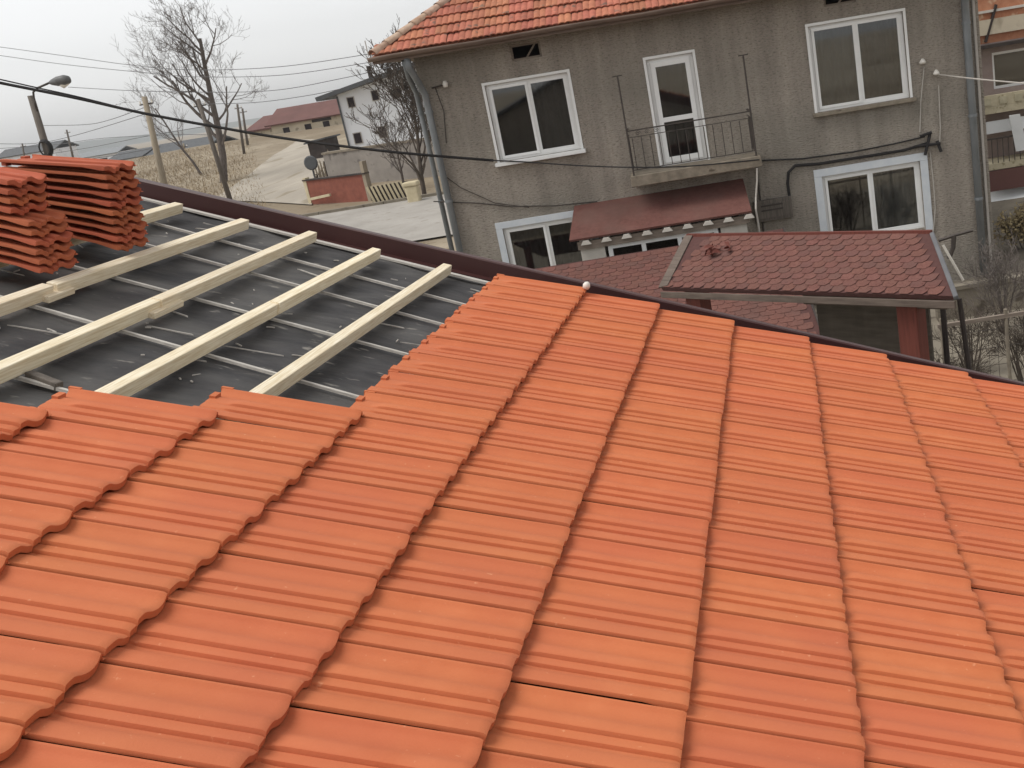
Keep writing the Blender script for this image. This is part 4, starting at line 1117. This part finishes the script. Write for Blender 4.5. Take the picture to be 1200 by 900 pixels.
MB().tube([a2 + dd * .4 + Vector((0, 0, -.10)), a2 + dd * .6 + Vector((0, 0, -.14)), a2 + dd * .9 + Vector((0, 0, -.09))], [.05, .13, .06], 10).build('lamp_glass', CERAM, lp, smooth=True)
cc = at(52, 174, LYd - .25) 
ring = MB()
for k in range(4):
    pts = [cc + Vector(((.20 + .02 * k) * math.cos(t * .4), .03 * k, (.25 + .02 * k) * math.sin(t * .4))) for t in range(17)]
    ring.tube(pts, .028, 5)
tag(ring.build('cable_coil', BLACK), 'coil of black cable hung on the street lamp pole', 'cable coil')
def upole(x0, y0, x1, y1, Y, r, m, label, cross=False):
    t = at(x0, y0, Y); bt = at(x1, y1, Y); g_ = height(bt.x, Y); k = (t.z - g_) / (t.z - bt.z); f = t + (bt - t) * k
    e = empty('utility_pole', f); tag(e, label, 'utility pole')
    MB().tube([(0, 0, -.3), (t - f) * .5, t - f], [r * 1.2, r * 1.05, r * .85], 8).build('shaft', m, e, smooth=True)
    tt = t - f
    cp = MB().tube([tt + Vector((-.35, 0, -.35)), tt + Vector((.35, 0, -.35))], .035, 6)
    cp.build('crossarm', IRON, e)
    for sx in (-.3, .3): MB().tube([tt + Vector((sx, 0, -.33)), tt + Vector((sx, 0, -.18))], [.05, .035], 6).build('insulator', CERAM, e)
    return e
upole(169, 113, 190, 206, 50, .15, POLEW, 'pale wooden utility pole left of the tall bare tree')
upole(232, 116, 263, 213, 55, .12, POLEC, 'leaning dark utility pole crossing in front of the tall bare tree trunk')
upole(278, 122, 287, 190, 92, .11, POLEC, 'thin far utility pole just right of the tall bare tree')
upole(284, 127, 292, 185, 100, .11, POLEC, 'second thin far utility pole right of the tall bare tree')
upole(78, 152, 84, 178, 120, .11, POLEC, 'short far utility pole right of the street lamp')
upole(26, 168, 29, 186, 120, .10, POLEC, 'small far utility pole left of the street lamp pole')
upole(215, 168, 218, 192, 110, .10, POLEW, 'small far post between the pale utility pole and the bare tree')
def wire(pts, r, m, label, cat='cable'):
    P = []
    Q = [at(*p) for p in pts]
    n = len(Q)
    for i in range(n - 1):
        p0, p1, p2, p3 = Q[max(i - 1, 0)], Q[i], Q[i + 1], Q[min(i + 2, n - 1)]
        for k in range(8):
            t = k / 8
            P.append(.5 * ((2 * p1) + (p2 - p0) * t + (2 * p0 - 5 * p1 + 4 * p2 - p3) * t * t + (3 * p1 - p0 - 3 * p2 + p3) * t ** 3))
    P.append(Q[-1])
    return tag(MB().tube(P, r, 5).build('overhead_cable', m), label, cat)
def fw(x, y, off):
    d = ray(x, y); t = (FD - off) / d.dot(NV); P = d * t
    return (x, y, P.y)
wire([(-60, 84, 17), (0, 97, 17.4), (90, 115, 17.8), (170, 133, 18.2), (250, 148, 18.6), (340, 163, 19), (460, 178, 19.5), fw(578, 188, .12)], .026, BLACK, 'thick black cable crossing from the left edge to the first upper window sill')
wire([(-60, 80, 17), (0, 93, 17.4), (40, 102, 17.6), (90, 113, 17.8), (150, 128, 18.1)], .012, BLACK, 'thinner black cable running just above the thick one at the street lamp')
wire([fw(578, 188, .12), fw(620, 190, .2), fw(680, 194, .5), fw(740, 196, .85), fw(800, 195, .9), fw(850, 191, .9), fw(890, 187, .82)], .014, BLACK, 'thin black cable sagging from the window sill past the balcony slab')
gw = [([(-60, 47, 60), (0, 55, 60), (80, 66, 58), (160, 77, 56), (232, 82, 55), (330, 78, 52), (440, 62, 48), (470, 56, 47)], 'topmost thin wire of the overhead lines left of the tiled roof'),
      ([(-60, 57, 60), (0, 65, 60), (80, 76, 58), (180, 86, 56), (232, 90, 55), (330, 88, 52), (440, 72, 48), (470, 67, 47)], 'second thin wire from the top of the overhead lines'),
      ([(80, 102, 58), (150, 106, 56), (232, 108, 55), (320, 106, 52), (400, 92, 49), (460, 78, 47)], 'third thin wire crossing the bare tree crown'),
      ([(232, 122, 55), (300, 120, 54), (360, 112, 52), (400, 104, 50)], 'lowest thin wire running from the leaning pole to the white house'),
      ([(50, 147, 60), (100, 146, 56), (130, 140, 52), (169, 126, 50)], 'sagging thin wire reaching the top of the pale utility pole'),
      ([(-20, 168, 60), (40, 168, 60), (90, 158, 56), (169, 134, 50)], 'sagging thin wire low over the far warehouse skyline'),
      ([(-20, 175, 70), (60, 170, 70), (120, 162, 64), (200, 158, 58), (245, 158, 55)], 'flat thin wire passing behind the pale utility pole'),
      ([(60, 180, 70), (110, 172, 66), (170, 160, 60), (240, 148, 55)], 'rising thin wire above the small dark roof by the stacks'),
      ([(100, 187, 50), (140, 181, 50), (188, 172, 50)], 'short thin wire just over the far tile stack')]
for pts, lb_ in gw: wire(pts, .016, GREYW, lb_)
wire([(1098, 87, 21.4), (1130, 91, 20.5), (1170, 95, 19.5), (1230, 100, 18)], .012, PALEW, 'pale thin wire leaving the house insulators towards the right edge')
# dry grass on the bank round the bare tree
gr = MB(); rnd = random.Random(77)
for i in range(7000):
    x = rnd.uniform(160, 300); y = rnd.uniform(180, 222)
    if x > 262 and y > 215 - (x - 262) * .5: continue
    d_ = ray(x, y)
    Y = rnd.uniform(48, 105); X_ = d_.x / d_.y * Y
    z = height(X_, Y); h = rnd.uniform(.08, .3); a = rnd.uniform(0, 3.14); w_ = .025
    dx, dy = math.cos(a) * w_, math.sin(a) * w_; lx, ly = rnd.gauss(0, .12), rnd.gauss(0, .12)
    n0 = len(gr.v); gr.v += [(X_ - dx, Y - dy, z - .02), (X_ + dx, Y + dy, z - .02), (X_ + lx, Y + ly, z + h)]; gr.f.append((n0, n0 + 1, n0 + 2))
tag(gr.build('dry_grass', GRASSM), 'dry tan grass on the bank round the bare tree', 'grass', kind='stuff')

# ------------------------------------------------------------------ thin winter haze
hv_ = bpy.data.materials.new('haze'); hv_.use_nodes = True
N = hv_.node_tree.nodes; N.clear()
o_ = N.new('ShaderNodeOutputMaterial'); pv = N.new('ShaderNodeVolumePrincipled')
pv.inputs['Color'].default_value = (.97, .98, .99, 1); pv.inputs['Density'].default_value = 0.00030; pv.inputs['Anisotropy'].default_value = .2
hv_.node_tree.links.new(pv.outputs[0], o_.inputs['Volume'])
hz = MB().box(-3700, 1900, -450, 3400, -18, 48).build('haze', hv_)
tag(hz, kind='stuff')
